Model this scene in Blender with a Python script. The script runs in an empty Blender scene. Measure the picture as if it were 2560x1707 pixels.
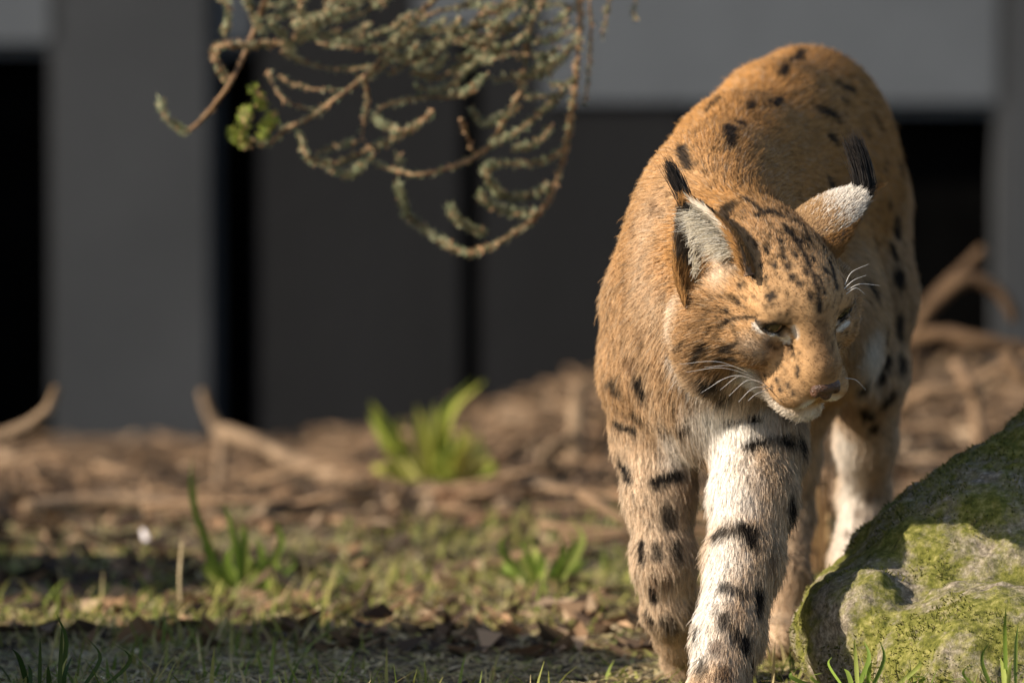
import bpy, bmesh, math, random
import numpy as np
from mathutils import Vector, Matrix
from mathutils.bvhtree import BVHTree
from mathutils.kdtree import KDTree

rng = np.random.default_rng(7)
random.seed(7)
scene = bpy.context.scene
COL = scene.collection
R = math.radians

# ------------------------------------------------------------------ camera
CAM = np.array((0.0, -6.0, 0.66))
PITCH = 2.704
FPX = 14364.0                     # focal length in pixels of the 2560 px wide photograph
cam_data = bpy.data.cameras.new('camera')
cam_data.sensor_width = 36
cam_data.lens = FPX / 2560 * 36
cam_data.clip_end = 500
cam_data.dof.use_dof = True
cam_data.dof.focus_distance = 5.87
cam_data.dof.aperture_fstop = 4.3
camera = bpy.data.objects.new('camera', cam_data)
camera.location = CAM
camera.rotation_euler = (R(90 - PITCH), 0, 0)
COL.objects.link(camera)
scene.camera = camera

# ------------------------------------------------------------------ sky and sun
SUN_EL, SUN_AZ = 29.0, 66.0       # azimuth: degrees to the left of the camera, seen from the subject
sun_vec = np.array((-math.sin(R(SUN_AZ)) * math.cos(R(SUN_EL)), -math.cos(R(SUN_AZ)) * math.cos(R(SUN_EL)), math.sin(R(SUN_EL))))
world = bpy.data.worlds.new('World')
scene.world = world
world.use_nodes = True
wn = world.node_tree
sky = wn.nodes.new('ShaderNodeTexSky')
sky.sky_type = 'NISHITA'
sky.sun_disc = False
sky.sun_elevation = R(SUN_EL)
sky.sun_rotation = math.atan2(sun_vec[0], sun_vec[1])
wn.links.new(sky.outputs[0], wn.nodes['Background'].inputs[0])
wn.nodes['Background'].inputs[1].default_value = 0.085
sun_data = bpy.data.lights.new('sun', 'SUN')
sun_data.energy = 4.6
sun_data.angle = R(0.5)
sun_data.color = (1.0, 0.88, 0.72)
sun = bpy.data.objects.new('sun', sun_data)
sun.rotation_euler = Vector(sun_vec).to_track_quat('Z', 'Y').to_euler()
COL.objects.link(sun)

scene.view_settings.view_transform = 'Standard'
scene.view_settings.look = 'None'
scene.view_settings.exposure = 0.88
scene.view_settings.gamma = 1
scene.cycles.use_denoising = True
scene.cycles.max_bounces = 8
scene.cycles.transparent_max_bounces = 8
scene.cycles_curves.shape = 'RIBBONS'

# ------------------------------------------------------------------ helpers
CF = np.array((0, math.cos(R(PITCH)), -math.sin(R(PITCH))))
CU = np.array((0, math.sin(R(PITCH)), math.cos(R(PITCH))))
CR = np.array((1.0, 0, 0))


def ray(px, py):
    return CF + CR * (px - 1280) / FPX + CU * (853.5 - py) / FPX


def W(px, py, y):
    """The point of the vertical plane at depth y that a photo pixel looks at."""
    d = ray(px, py)
    return CAM + d * ((y - CAM[1]) / d[1])


def mesh_from(name, verts, faces, mat=None, smooth=True):
    me = bpy.data.meshes.new(name)
    me.from_pydata([tuple(v) for v in verts], [], [tuple(f) for f in faces])
    if smooth:
        me.polygons.foreach_set('use_smooth', [True] * len(me.polygons))
    if mat:
        me.materials.append(mat)
    me.update()
    return me


def mesh_np(name, verts, quads, mat=None, smooth=True):
    verts = np.asarray(verts, np.float32)
    quads = np.asarray(quads, np.int32)
    k = quads.shape[1]
    me = bpy.data.meshes.new(name)
    me.vertices.add(len(verts))
    me.vertices.foreach_set('co', verts.ravel())
    me.loops.add(quads.size)
    me.loops.foreach_set('vertex_index', quads.ravel())
    me.polygons.add(len(quads))
    me.polygons.foreach_set('loop_start', np.arange(len(quads), dtype=np.int32) * k)
    me.polygons.foreach_set('use_smooth', np.full(len(quads), smooth))
    if mat:
        me.materials.append(mat)
    me.update(calc_edges=True)
    me.validate()
    return me


def link(name, data, parent=None, loc=(0, 0, 0)):
    o = bpy.data.objects.new(name, data)
    o.location = loc
    COL.objects.link(o)
    if parent is not None:
        o.parent = parent
        o.matrix_parent_inverse = Matrix.Translation(-Vector(parent.location))
    return o


def tag(o, label=None, cat=None, group=None, kind=None):
    if label:
        o['label'] = label
    if cat:
        o['category'] = cat
    if group:
        o['group'] = group
    if kind:
        o['kind'] = kind
    return o


def empty(name, loc, *a, **k):
    return tag(link(name, None, None, tuple(loc)), *a, **k)


def catmull(pts, n=6):
    pts = [np.asarray(p, float) for p in pts]
    if len(pts) < 3:
        return [pts[0] + (pts[-1] - pts[0]) * t for t in np.linspace(0, 1, n + 1)]
    P = [2 * pts[0] - pts[1]] + pts + [2 * pts[-1] - pts[-2]]
    out = []
    for i in range(1, len(P) - 2):
        for t in np.linspace(0, 1, n, endpoint=False):
            a, b, c, d = P[i - 1:i + 3]
            out.append(.5 * (2 * b + (c - a) * t + (2 * a - 5 * b + 4 * c - d) * t * t + (3 * b - a - 3 * c + d) * t ** 3))
    out.append(pts[-1])
    return out


def tube(points, radii, sides=8, rough=0.0, flat=1.0):
    """verts, faces of a capped tube along points."""
    pts = [np.asarray(p, float) for p in points]
    n = len(pts)
    V, F = [], []
    up = np.array((.13, .31, .94))
    for i in range(n):
        t = pts[min(i + 1, n - 1)] - pts[max(i - 1, 0)]
        t /= np.linalg.norm(t) + 1e-9
        a = np.cross(t, up)
        a /= np.linalg.norm(a) + 1e-9
        b = np.cross(t, a)
        r = radii if np.isscalar(radii) else np.interp(i / (n - 1), np.linspace(0, 1, len(radii)), radii)
        for k in range(sides):
            an = 2 * math.pi * k / sides
            rr = r * (1 + rough * rng.normal())
            V.append(pts[i] + a * math.cos(an) * rr + b * math.sin(an) * rr * flat)
    for i in range(n - 1):
        for k in range(sides):
            k2 = (k + 1) % sides
            F.append((i * sides + k, i * sides + k2, (i + 1) * sides + k2, (i + 1) * sides + k))
    F.append(tuple(range(sides))[::-1])
    F.append(tuple((n - 1) * sides + k for k in range(sides)))
    return V, F


# value noise for geometry
_tab = rng.random((64, 64, 64)).astype(np.float32)


def vnoise(p):
    i = np.floor(p).astype(int)
    f = p - i
    f = f * f * (3 - 2 * f)
    out = 0
    for dx in (0, 1):
        for dy in (0, 1):
            for dz in (0, 1):
                w = (f[:, 0] if dx else 1 - f[:, 0]) * (f[:, 1] if dy else 1 - f[:, 1]) * (f[:, 2] if dz else 1 - f[:, 2])
                out = out + w * _tab[(i[:, 0] + dx) % 64, (i[:, 1] + dy) % 64, (i[:, 2] + dz) % 64]
    return out * 2 - 1


def fbm(p, o=3):
    return sum(vnoise(p * 2 ** k + 17.3 * k) * .5 ** k for k in range(o))


# ------------------------------------------------------------------ materials
def node_mat(name):
    m = bpy.data.materials.new(name)
    m.use_nodes = True
    return m, m.node_tree.nodes, m.node_tree.links, m.node_tree.nodes['Principled BSDF']


def noise_mat(name, stops, scale, rough=.85, bump=0.0, bump_scale=60, stretch=(1, 1, 1), detail=6, spec=.25):
    m, N, Lk, bs = node_mat(name)
    tc = N.new('ShaderNodeTexCoord')
    mp = N.new('ShaderNodeMapping')
    mp.inputs['Scale'].default_value = stretch
    nz = N.new('ShaderNodeTexNoise')
    nz.inputs['Scale'].default_value = scale
    nz.inputs['Detail'].default_value = detail
    nz.inputs['Roughness'].default_value = .62
    cr = N.new('ShaderNodeValToRGB')
    el = cr.color_ramp.elements
    while len(el) < len(stops):
        el.new(.5)
    for e, (p, c) in zip(el, stops):
        e.position = p
        e.color = (*c, 1)
    Lk.new(tc.outputs['Object'], mp.inputs[0])
    Lk.new(mp.outputs[0], nz.inputs['Vector'])
    Lk.new(nz.outputs['Fac'], cr.inputs[0])
    Lk.new(cr.outputs[0], bs.inputs['Base Color'])
    bs.inputs['Roughness'].default_value = rough
    bs.inputs['Specular IOR Level'].default_value = spec
    if bump:
        n2 = N.new('ShaderNodeTexNoise')
        n2.inputs['Scale'].default_value = bump_scale
        n2.inputs['Detail'].default_value = 8
        bp = N.new('ShaderNodeBump')
        bp.inputs['Strength'].default_value = bump
        bp.inputs['Distance'].default_value = .01
        Lk.new(mp.outputs[0], n2.inputs['Vector'])
        Lk.new(n2.outputs['Fac'], bp.inputs['Height'])
        Lk.new(bp.outputs[0], bs.inputs['Normal'])
    return m


def attr_mat(name, rough=.7, translucent=0.0, spec=.2):
    """colour from the 'tint' attribute, optional light passing through thin leaves"""
    m, N, Lk, bs = node_mat(name)
    at = N.new('ShaderNodeAttribute')
    at.attribute_name = 'tint'
    Lk.new(at.outputs['Color'], bs.inputs['Base Color'])
    bs.inputs['Roughness'].default_value = rough
    bs.inputs['Specular IOR Level'].default_value = spec
    if translucent:
        tr = N.new('ShaderNodeBsdfTranslucent')
        mx = N.new('ShaderNodeMixShader')
        mx.inputs[0].default_value = translucent
        Lk.new(at.outputs['Color'], tr.inputs[0])
        Lk.new(bs.outputs[0], mx.inputs[1])
        Lk.new(tr.outputs[0], mx.inputs[2])
        Lk.new(mx.outputs[0], N['Material Output'].inputs[0])
    return m


def set_tint(me, cols):
    a = me.color_attributes.new('tint', 'FLOAT_COLOR', 'POINT')
    c = np.ones((len(me.vertices), 4), np.float32)
    c[:, :3] = cols
    a.data.foreach_set('color', c.ravel())


def hair_mat(name, rough=.55, mixd=.5, coat=0.0):
    """strand material: per-strand tint, darker at the root, part soft diffuse, part hair"""
    m = bpy.data.materials.new(name)
    m.use_nodes = True
    N, Lk = m.node_tree.nodes, m.node_tree.links
    N.clear()
    out = N.new('ShaderNodeOutputMaterial')
    at = N.new('ShaderNodeAttribute')
    at.attribute_name = 'tint'
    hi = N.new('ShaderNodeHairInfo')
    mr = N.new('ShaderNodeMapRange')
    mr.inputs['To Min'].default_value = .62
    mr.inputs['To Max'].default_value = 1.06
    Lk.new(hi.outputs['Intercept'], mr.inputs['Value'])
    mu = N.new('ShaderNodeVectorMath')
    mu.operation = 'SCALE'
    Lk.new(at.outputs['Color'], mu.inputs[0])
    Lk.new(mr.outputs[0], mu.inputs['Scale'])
    pr = N.new('ShaderNodeBsdfPrincipled')
    pr.inputs['Roughness'].default_value = rough
    pr.inputs['Specular IOR Level'].default_value = .25
    Lk.new(mu.outputs[0], pr.inputs['Base Color'])
    tr = N.new('ShaderNodeBsdfTranslucent')
    Lk.new(mu.outputs[0], tr.inputs[0])
    mx = N.new('ShaderNodeMixShader')
    mx.inputs[0].default_value = mixd
    Lk.new(pr.outputs[0], mx.inputs[1])
    Lk.new(tr.outputs[0], mx.inputs[2])
    if coat:
        an = N.new('ShaderNodeAttribute')
        an.attribute_name = 'coat_normal'
        df = N.new('ShaderNodeBsdfDiffuse')
        Lk.new(mu.outputs[0], df.inputs['Color'])
        Lk.new(an.outputs['Vector'], df.inputs['Normal'])
        m2 = N.new('ShaderNodeMixShader')
        m2.inputs[0].default_value = coat
        Lk.new(mx.outputs[0], m2.inputs[1])
        Lk.new(df.outputs[0], m2.inputs[2])
        mx = m2
    Lk.new(mx.outputs[0], out.inputs[0])
    return m


def strands(name, pts, radius, tint, mat, parent=None, taper=(1, .95, .75, .45, .12), normals=None):
    """pts: n x k x 3"""
    n, k, _ = pts.shape
    hc = bpy.data.hair_curves.new(name)
    hc.add_curves([k] * n)
    hc.attributes['position'].data.foreach_set('vector', pts.astype(np.float32).ravel()) if 'position' in hc.attributes else hc.position_data.foreach_set('vector', pts.astype(np.float32).ravel())
    ra = hc.attributes.get('radius') or hc.attributes.new('radius', 'FLOAT', 'POINT')
    prof = np.interp(np.linspace(0, 1, k), np.linspace(0, 1, len(taper)), taper)
    rr = (np.broadcast_to(np.asarray(radius, float), (n,))[:, None] * prof[None]).astype(np.float32)
    ra.data.foreach_set('value', rr.ravel())
    ta = hc.attributes.new('tint', 'FLOAT_COLOR', 'CURVE')
    c = np.ones((n, 4), np.float32)
    c[:, :3] = tint
    ta.data.foreach_set('color', c.ravel())
    if normals is not None:
        na = hc.attributes.new('coat_normal', 'FLOAT_VECTOR', 'CURVE')
        na.data.foreach_set('vector', normals.astype(np.float32).ravel())
    hc.materials.append(mat)
    o = bpy.data.objects.new(name, hc)
    COL.objects.link(o)
    if parent is not None:
        o.parent = parent
        o.matrix_parent_inverse = Matrix.Translation(-Vector(parent.location))
    return o


# ------------------------------------------------------------------ implicit surfaces
class Field:
    def __init__(self, lo, hi, h):
        self.lo, self.h = np.array(lo, float), h
        self.n = (np.ceil((np.array(hi) - lo) / h)).astype(int) + 1
        self.d = np.full(self.n, .2, np.float32)
        self.prims = []

    def _box(self, lo, hi):
        a = np.clip(np.floor((lo - self.lo) / self.h).astype(int), 0, self.n)
        b = np.clip(np.ceil((hi - self.lo) / self.h).astype(int) + 1, 0, self.n)
        if (b <= a).any():
            return None, None
        ax = [self.lo[i] + self.h * np.arange(a[i], b[i]) for i in range(3)]
        g = np.stack(np.meshgrid(*ax, indexing='ij'), -1).astype(np.float32)
        return tuple(slice(a[i], b[i]) for i in range(3)), g

    def _mix(self, sl, q, k, cut):
        d = self.d[sl]
        if cut:
            h = np.clip(.5 - .5 * (d + q) / k, 0, 1)
            self.d[sl] = d * (1 - h) - q * h + k * h * (1 - h)
        else:
            h = np.clip(.5 + .5 * (d - q) / k, 0, 1)
            self.d[sl] = d * (1 - h) + q * h - k * h * (1 - h)

    def cone(self, a, b, ra, rb, k=.02, cut=False, **info):
        a, b = np.asarray(a, float), np.asarray(b, float)
        m = max(ra, rb) + k * 1.5 + .012
        sl, g = self._box(np.minimum(a, b) - m, np.maximum(a, b) + m)
        if sl:
            self._mix(sl, cone_d(g, a, b, ra, rb), k, cut)
        if not cut:
            self.prims.append(('c', a, b, ra, rb, info))

    def ell(self, c, r, M=None, k=.02, cut=False, **info):
        c, r = np.asarray(c, float), np.asarray(r, float)
        M = np.eye(3) if M is None else M
        m = r.max() + k * 1.5 + .012
        sl, g = self._box(c - m, c + m)
        if sl:
            self._mix(sl, ell_d(g, c, r, M), k, cut)
        if not cut:
            self.prims.append(('e', c, r, M, None, info))

    def polygonise(self):
        d, h = self.d, self.h
        s = d < 0
        c = np.zeros(tuple(self.n - 1), np.int8)
        for dx in (0, 1):
            for dy in (0, 1):
                for dz in (0, 1):
                    c += s[dx:dx + self.n[0] - 1, dy:dy + self.n[1] - 1, dz:dz + self.n[2] - 1]
        act = (c > 0) & (c < 8)
        I = np.argwhere(act)
        idx = np.full(c.shape, -1, np.int32)
        idx[act] = np.arange(len(I))
        acc = np.zeros((len(I), 3))
        cnt = np.zeros(len(I))
        cor = [(x, y, z) for x in (0, 1) for y in (0, 1) for z in (0, 1)]
        val = {q: d[I[:, 0] + q[0], I[:, 1] + q[1], I[:, 2] + q[2]] for q in cor}
        for q in cor:
            for ax in range(3):
                if q[ax] == 0:
                    q2 = tuple(1 if i == ax else q[i] for i in range(3))
                    a, b = val[q], val[q2]
                    m = (a < 0) != (b < 0)
                    t = np.where(m, a / np.where(m, a - b, 1), 0)
                    pos = np.tile(np.array(q, float), (len(I), 1))
                    pos[:, ax] += t
                    acc[m] += pos[m]
                    cnt += m
        V = self.lo + h * (I + acc / cnt[:, None])
        Q = []
        for ax in range(3):
            o = [i for i in range(3) if i != ax]
            sl1 = [slice(1, self.n[i] - 1) for i in range(3)]
            sl2 = list(sl1)
            sl1[ax] = slice(0, self.n[ax] - 1)
            sl2[ax] = slice(1, self.n[ax])
            a, b = s[tuple(sl1)], s[tuple(sl2)]
            E = np.argwhere(a != b)
            flip = a[a != b]
            E[:, o[0]] += 1
            E[:, o[1]] += 1
            def at(u, v):
                e = E.copy()
                e[:, o[0]] += u
                e[:, o[1]] += v
                return idx[e[:, 0], e[:, 1], e[:, 2]]
            quad = np.stack([at(-1, -1), at(0, -1), at(0, 0), at(-1, 0)], 1)
            if ax == 1:
                flip = ~flip
            quad[~flip] = quad[~flip][:, ::-1]
            Q.append(quad)
        Q = np.concatenate(Q)
        Q = Q[(Q >= 0).all(1)]
        return V, Q


def cone_d(p, a, b, ra, rb):
    ba = b - a
    t = np.clip(((p - a) @ ba) / (ba @ ba + 1e-12), 0, 1)
    return np.linalg.norm(p - a - t[..., None] * ba, axis=-1) - (ra + (rb - ra) * t)


def ell_d(p, c, r, M):
    q = (p - c) @ M
    k0 = np.linalg.norm(q / r, axis=-1)
    k1 = np.linalg.norm(q / r ** 2, axis=-1)
    return k0 * (k0 - 1) / np.maximum(k1, 1e-6)


def smooth_verts(V, Q, it=2, lam=.5):
    n = len(V)
    e = np.concatenate([Q[:, [0, 1]], Q[:, [1, 2]], Q[:, [2, 3]], Q[:, [3, 0]]])
    for _ in range(it):
        S = np.zeros((n, 3))
        c = np.zeros(n)
        for x, y in ((0, 1), (1, 0)):
            for i in range(3):
                S[:, i] += np.bincount(e[:, x], V[e[:, y], i], n)
            c += np.bincount(e[:, x], minlength=n)
        V = V + lam * (S / np.maximum(c, 1)[:, None] - V)
    return V


def sample(V, Q, n, weight=None):
    """random points and normals on a quad mesh"""
    a, b, c, d = (V[Q[:, i]] for i in range(4))
    nr = np.cross(c - a, d - b)
    ar = np.linalg.norm(nr, axis=1) * .5
    nr = nr / (2 * ar[:, None] + 1e-12)
    w = ar if weight is None else ar * weight
    f = rng.choice(len(Q), n, p=w / w.sum())
    u, v = rng.random((2, n, 1))
    p = (a[f] * (1 - u) + b[f] * u) * (1 - v) + (d[f] * (1 - u) + c[f] * u) * v
    return p, f


def vert_normals(V, Q):
    a, b, c, d = (V[Q[:, i]] for i in range(4))
    nr = np.cross(c - a, d - b)
    N = np.zeros_like(V)
    for k in range(4):
        for i in range(3):
            N[:, i] += np.bincount(Q[:, k], nr[:, i], len(V))
    return N / (np.linalg.norm(N, axis=1, keepdims=True) + 1e-12)


# ================================================================== GROUND
def gz(x, y):
    x, y = np.asarray(x, float), np.asarray(y, float)
    p = np.stack([x * 2.3, y * 2.3, x * 0 + 3], -1).reshape(-1, 3)
    near = np.exp(-((x - .15) ** 2 + (y - .1) ** 2) / .5)
    z = .016 * fbm(p, 3).reshape(x.shape) * (1 - .7 * near)
    s = np.clip((y - 2.4) / 1.6, 0, 1)
    z = z + .035 * s * s * (3 - 2 * s) * (1 + np.clip(x * 4 + .4, -.8, 1.2) * np.clip(1.9 - x * 2, 0, 1))       # heap of litter against the wall
    z = z - .22 * np.clip((y - 2.2) / 4.8, 0, 1.5) * np.clip(.85 - x * .75, .5, 1.1)
    z = z - .03 * np.exp(-((x - .2) ** 2 + (y + .2) ** 2) / .05)
    q = np.clip((x - .26) / .10, 0, 1) * np.clip((.35 - y) / .3, 0, 1) * np.clip((y + 1.5) / 1, 0, 1)
    z = z + .035 * q
    return z


m_ground = noise_mat('ground_soil', [(.25, (.014, .010, .007)), (.5, (.045, .032, .020)), (.68, (.06, .055, .024)), (.85, (.12, .088, .055))],
                     9, .95, .6, 90)
gx = np.concatenate([[-60, -20, -8, -4], np.linspace(-2, 2, 121), [4, 8, 20, 60]])
gy = np.concatenate([[-60, -20, -10, -6, -3], np.linspace(-1.2, 9.6, 270), [12, 18, 30, 90]])
GX, GY = np.meshgrid(gx, gy, indexing='ij')
GV = np.stack([GX, GY, gz(GX, GY)], -1).reshape(-1, 3)
ny = len(gy)
GQ = np.array([(i * ny + j, (i + 1) * ny + j, (i + 1) * ny + j + 1, i * ny + j + 1) for i in range(len(gx) - 1) for j in range(ny - 1)])
tag(link('ground', mesh_np('ground', GV, GQ, m_ground)), kind='structure')

# ================================================================== REAR WALL
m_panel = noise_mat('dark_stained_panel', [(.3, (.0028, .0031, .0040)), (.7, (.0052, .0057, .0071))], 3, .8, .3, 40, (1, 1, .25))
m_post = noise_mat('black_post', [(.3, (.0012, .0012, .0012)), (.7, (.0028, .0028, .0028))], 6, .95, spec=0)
m_reflection = noise_mat('reflection_grey', [(.3, (.026, .0285, .032)), (.7, (.037, .0398, .0442))], 1.6, .9, .2, 30)  # tone of a reflection in the viewing glass, given to solid bands
m_reflection_pale = noise_mat('reflection_pale_grey', [(.3, (.062, .069, .079)), (.7, (.088, .098, .111))], 1.5, .9, .2, 30)  # brighter reflection tone for the bars along the top
WY = 9.0


def wx(px):
    return W(px, 900, WY)[0]


def wz(py):
    return W(1280, py, WY)[2]


def box_mesh(name, x0, x1, y0, y1, z0, z1, mat, bevel=.01):
    bm = bmesh.new()
    bmesh.ops.create_cube(bm, size=1)
    for v in bm.verts:
        v.co = ((x0 + x1) / 2 + v.co.x * (x1 - x0), (y0 + y1) / 2 + v.co.y * (y1 - y0), (z0 + z1) / 2 + v.co.z * (z1 - z0))
    bmesh.ops.bevel(bm, geom=bm.edges[:], offset=min(bevel, (x1 - x0) / 3, (y1 - y0) / 3, (z1 - z0) / 3), segments=2, affect='EDGES')
    me = bpy.data.meshes.new(name)
    bm.to_mesh(me)
    bm.free()
    me.materials.append(mat)
    return me


wall = empty('enclosure_wall', (0, WY, 0), 'dark panelled enclosure wall with grey bands for glass reflections behind the hanging conifer branch', 'wall')
ZT = 3.0
# the recessed dark backing
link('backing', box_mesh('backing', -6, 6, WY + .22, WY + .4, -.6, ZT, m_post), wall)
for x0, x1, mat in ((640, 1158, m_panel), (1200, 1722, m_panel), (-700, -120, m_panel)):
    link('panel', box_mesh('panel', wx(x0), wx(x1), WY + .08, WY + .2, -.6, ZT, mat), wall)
for x0, x1 in ((122, 548), (2494, 2900), (-1200, -760), (3500, 3900)):  # grey glass reflections, built as upright bands on the wall
    link('reflection_band', box_mesh('reflection_band', wx(x0), wx(x1), WY + .03, WY + .215, -.6, ZT + .002, m_reflection, .03), wall)
link('reflection_bar', box_mesh('reflection_bar', -6, wx(640), WY + .06, WY + .21, wz(135), ZT + .004, m_reflection_pale, .03), wall)  # upper part of the glass reflections, built as solid bars
link('reflection_bar', box_mesh('reflection_bar', wx(1010), wx(1330), WY + .065, WY + .207, wz(95), ZT + .005, m_reflection_pale, .03), wall)
link('reflection_bar', box_mesh('reflection_bar', wx(1330), 6, WY + .06, WY + .205, wz(285), ZT + .006, m_reflection_pale, .03), wall)

# ================================================================== STICKS
m_stick = noise_mat('weathered_stick', [(.3, (.11, .072, .042)), (.55, (.22, .15, .092)), (.8, (.33, .24, .155))], 14, .85, .6, 60, (1, 1, 1))
m_stick_dark = noise_mat('damp_dark_stick', [(.3, (.02, .013, .008)), (.7, (.07, .045, .028))], 14, .85, .6, 60)
m_stick_brown = noise_mat('brown_stick', [(.3, (.11, .065, .035)), (.7, (.26, .17, .10))], 14, .85, .6, 60)
m_stem_shade = noise_mat('brown_stem_shade', [(.3, (.045, .025, .012)), (.7, (.11, .065, .033))], 14, .85, .6, 60)  # brown wood with the shadow there put into its colour
m_bark = noise_mat('red_brown_bark', [(.3, (.09, .045, .022)), (.6, (.24, .13, .07)), (.85, (.34, .21, .13))], 16, .9, .9, 50)


def stick(label, pts, radii, mat, cat='stick', name='dry_stick', rest=True, flat=1.0, twigs=()):
    P = catmull([W(*p) for p in pts], 7)
    base = P[0]
    V, F = tube(P, radii, 9, .06, flat)
    root = empty(name, base, label, cat, 'dry sticks on the litter')
    link('shaft', mesh_from('shaft', V, F, mat), root)
    for tw in twigs:
        V, F = tube(catmull([W(*p) for p in tw], 6), (radii[0] * .85, radii[0] * .45), 8, .06)
        link('side_twig', mesh_from('side_twig', V, F, mat), root)
    return root


stick('pale crooked stick with a broken upright stub at its end', [(548, 1078, 4.0), (640, 1105, 3.85), (760, 1165, 3.65), (880, 1198, 3.45), (1010, 1222, 3.3)],
      (.0145, .0125, .013, .010), m_stick, twigs=[[(556, 1085, 4.0), (532, 1050, 4.0), (513, 1005, 4.0), (505, 975, 4.0)], [(560, 1080, 4.0), (552, 1150, 3.9), (540, 1262, 3.8)]])
stick('curved pale stick rising out of the litter in front of the black wall opening', [(-170, 1300, 2.75), (-110, 1150, 2.8), (-60, 1110, 2.8), (0, 1092, 2.8), (70, 1062, 2.8), (120, 1020, 2.8), (142, 965, 2.8)],
      (.014, .014, .011, .009, .006), m_stick)
stick('short pale broken stick end lying below the curved stick', [(-40, 1120, 4.9), (20, 1150, 4.7), (75, 1176, 4.5), (128, 1202, 4.3)], (.012, .014, .012), m_stick)
stick('long straight pink-brown stick lying flat at the foot of the grey reflection band', [(60, 1268, 2.55), (210, 1256, 2.6), (350, 1256, 2.6), (470, 1275, 2.6), (545, 1292, 2.5)],
      (.01, .013, .014, .012, .01), m_stick)
stick('thin tan stick sloping down from the wall foot towards the grass', [(93, 1128, 6.2), (220, 1178, 5.4), (330, 1196, 5.1), (450, 1200, 5.0)], (.011, .015, .013, .009), m_stick_brown)
stick('long thin dark stick slanting across the brown bark', [(1490, 1128, 4.3), (1330, 1205, 3.2), (1170, 1300, 2.3), (1040, 1380, 1.85)], (.007, .0075, .007, .004), m_stick_dark)
stick('thin black twig arching over the upright green grass clump', [(910, 1272, 2.4), (820, 1282, 2.4), (700, 1266, 2.35), (655, 1290, 2.3), (625, 1325, 2.2)], (.006, .007, .007, .005), m_stick_dark)
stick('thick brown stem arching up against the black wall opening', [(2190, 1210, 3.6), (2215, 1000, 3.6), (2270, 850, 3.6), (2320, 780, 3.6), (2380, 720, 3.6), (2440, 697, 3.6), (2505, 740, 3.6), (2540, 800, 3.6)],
      (.013, .014, .013, .012, .01), m_stem_shade)
stick('straight brown stem leaning behind the arching one', [(2250, 1180, 4.0), (2290, 860, 4.0), (2340, 745, 4.0), (2400, 685, 4.0), (2462, 622, 4.0)], (.01, .014, .011), m_stem_shade)
stick('pale stub pointing up from the litter beside the reflection band behind the boulder', [(2510, 878, 2.6), (2545, 925, 2.6), (2600, 970, 2.6), (2680, 1040, 2.55), (2780, 1290, 2.5)], (.011, .014, .014, .013), m_stick_brown)
stick('brown stick lying level above the orange litter', [(2270, 850, 3.6), (2350, 835, 3.55), (2450, 852, 3.5), (2560, 878, 3.5), (2660, 930, 3.5), (2740, 1200, 3.5)], (.012, .013, .013, .01), m_stem_shade)
stick('slanting tan stalk crossing the orange litter', [(2180, 1210, 3.3), (2220, 1060, 3.25), (2300, 985, 3.2), (2400, 970, 3.2), (2500, 920, 3.2), (2600, 880, 3.2)], (.008, .01, .009, .006), m_stick_brown)
stick('short tan stalk lying across the slanting one', [(2390, 910, 3.05), (2420, 960, 3.0), (2440, 1010, 3.0), (2455, 1250, 2.95)], (.01, .012, .008), m_stick_brown)
stick('pale thick log end lying against the wall foot', [(1240, 1052, 6.3), (1330, 1054, 6.3), (1420, 1046, 6.3), (1560, 1042, 6.3)], (.024, .029, .031, .028), m_stick)
stick('short upright pale stump stick beside the log', [(1436, 1250, 3.5), (1440, 1110, 3.5), (1442, 1040, 3.5), (1450, 960, 3.5)], (.02, .016, .014), m_stick)
stick('thin pale root line below the sheet of bark', [(1240, 1270, 2.5), (1330, 1290, 2.5), (1420, 1300, 2.45), (1520, 1285, 2.4)], (.006, .008, .008, .006), m_stick)
stick('light straw stick lying low behind the forked stick', [(860, 1180, 4.6), (960, 1120, 5.4), (1060, 1085, 6.2)], (.014, .016, .013), m_stick_brown)


def bark(label, pts, w, mat):
    P = catmull([W(*p) for p in pts], 7)
    V, F = tube(P, w, 12, .09, .38)
    return tag(link('bark_piece', mesh_from('bark_piece', V, F, mat)), label, 'bark', 'pieces of bark on the litter')


bark('large curled sheet of orange-brown bark lying on the litter', [(1115, 1268, 2.7), (1230, 1230, 3.1), (1360, 1188, 3.6), (1480, 1165, 4.1)], (.02, .036, .044, .032), m_bark)
bark('lower flat piece of bark below the large curled sheet', [(1160, 1330, 2.2), (1215, 1300, 2.25), (1290, 1290, 2.3)], (.018, .03, .02), m_bark)
bark('pinkish slab of bark at the foot of the bright grass clump', [(1090, 1240, 2.8), (1180, 1235, 2.8), (1260, 1230, 2.75)], (.02, .026, .018), m_bark)
bark('small pale bark scrap leaning beside the stump stick', [(1355, 1170, 3.1), (1390, 1120, 3.1), (1440, 1090, 3.1)], (.018, .026, .018), m_stick)

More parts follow.
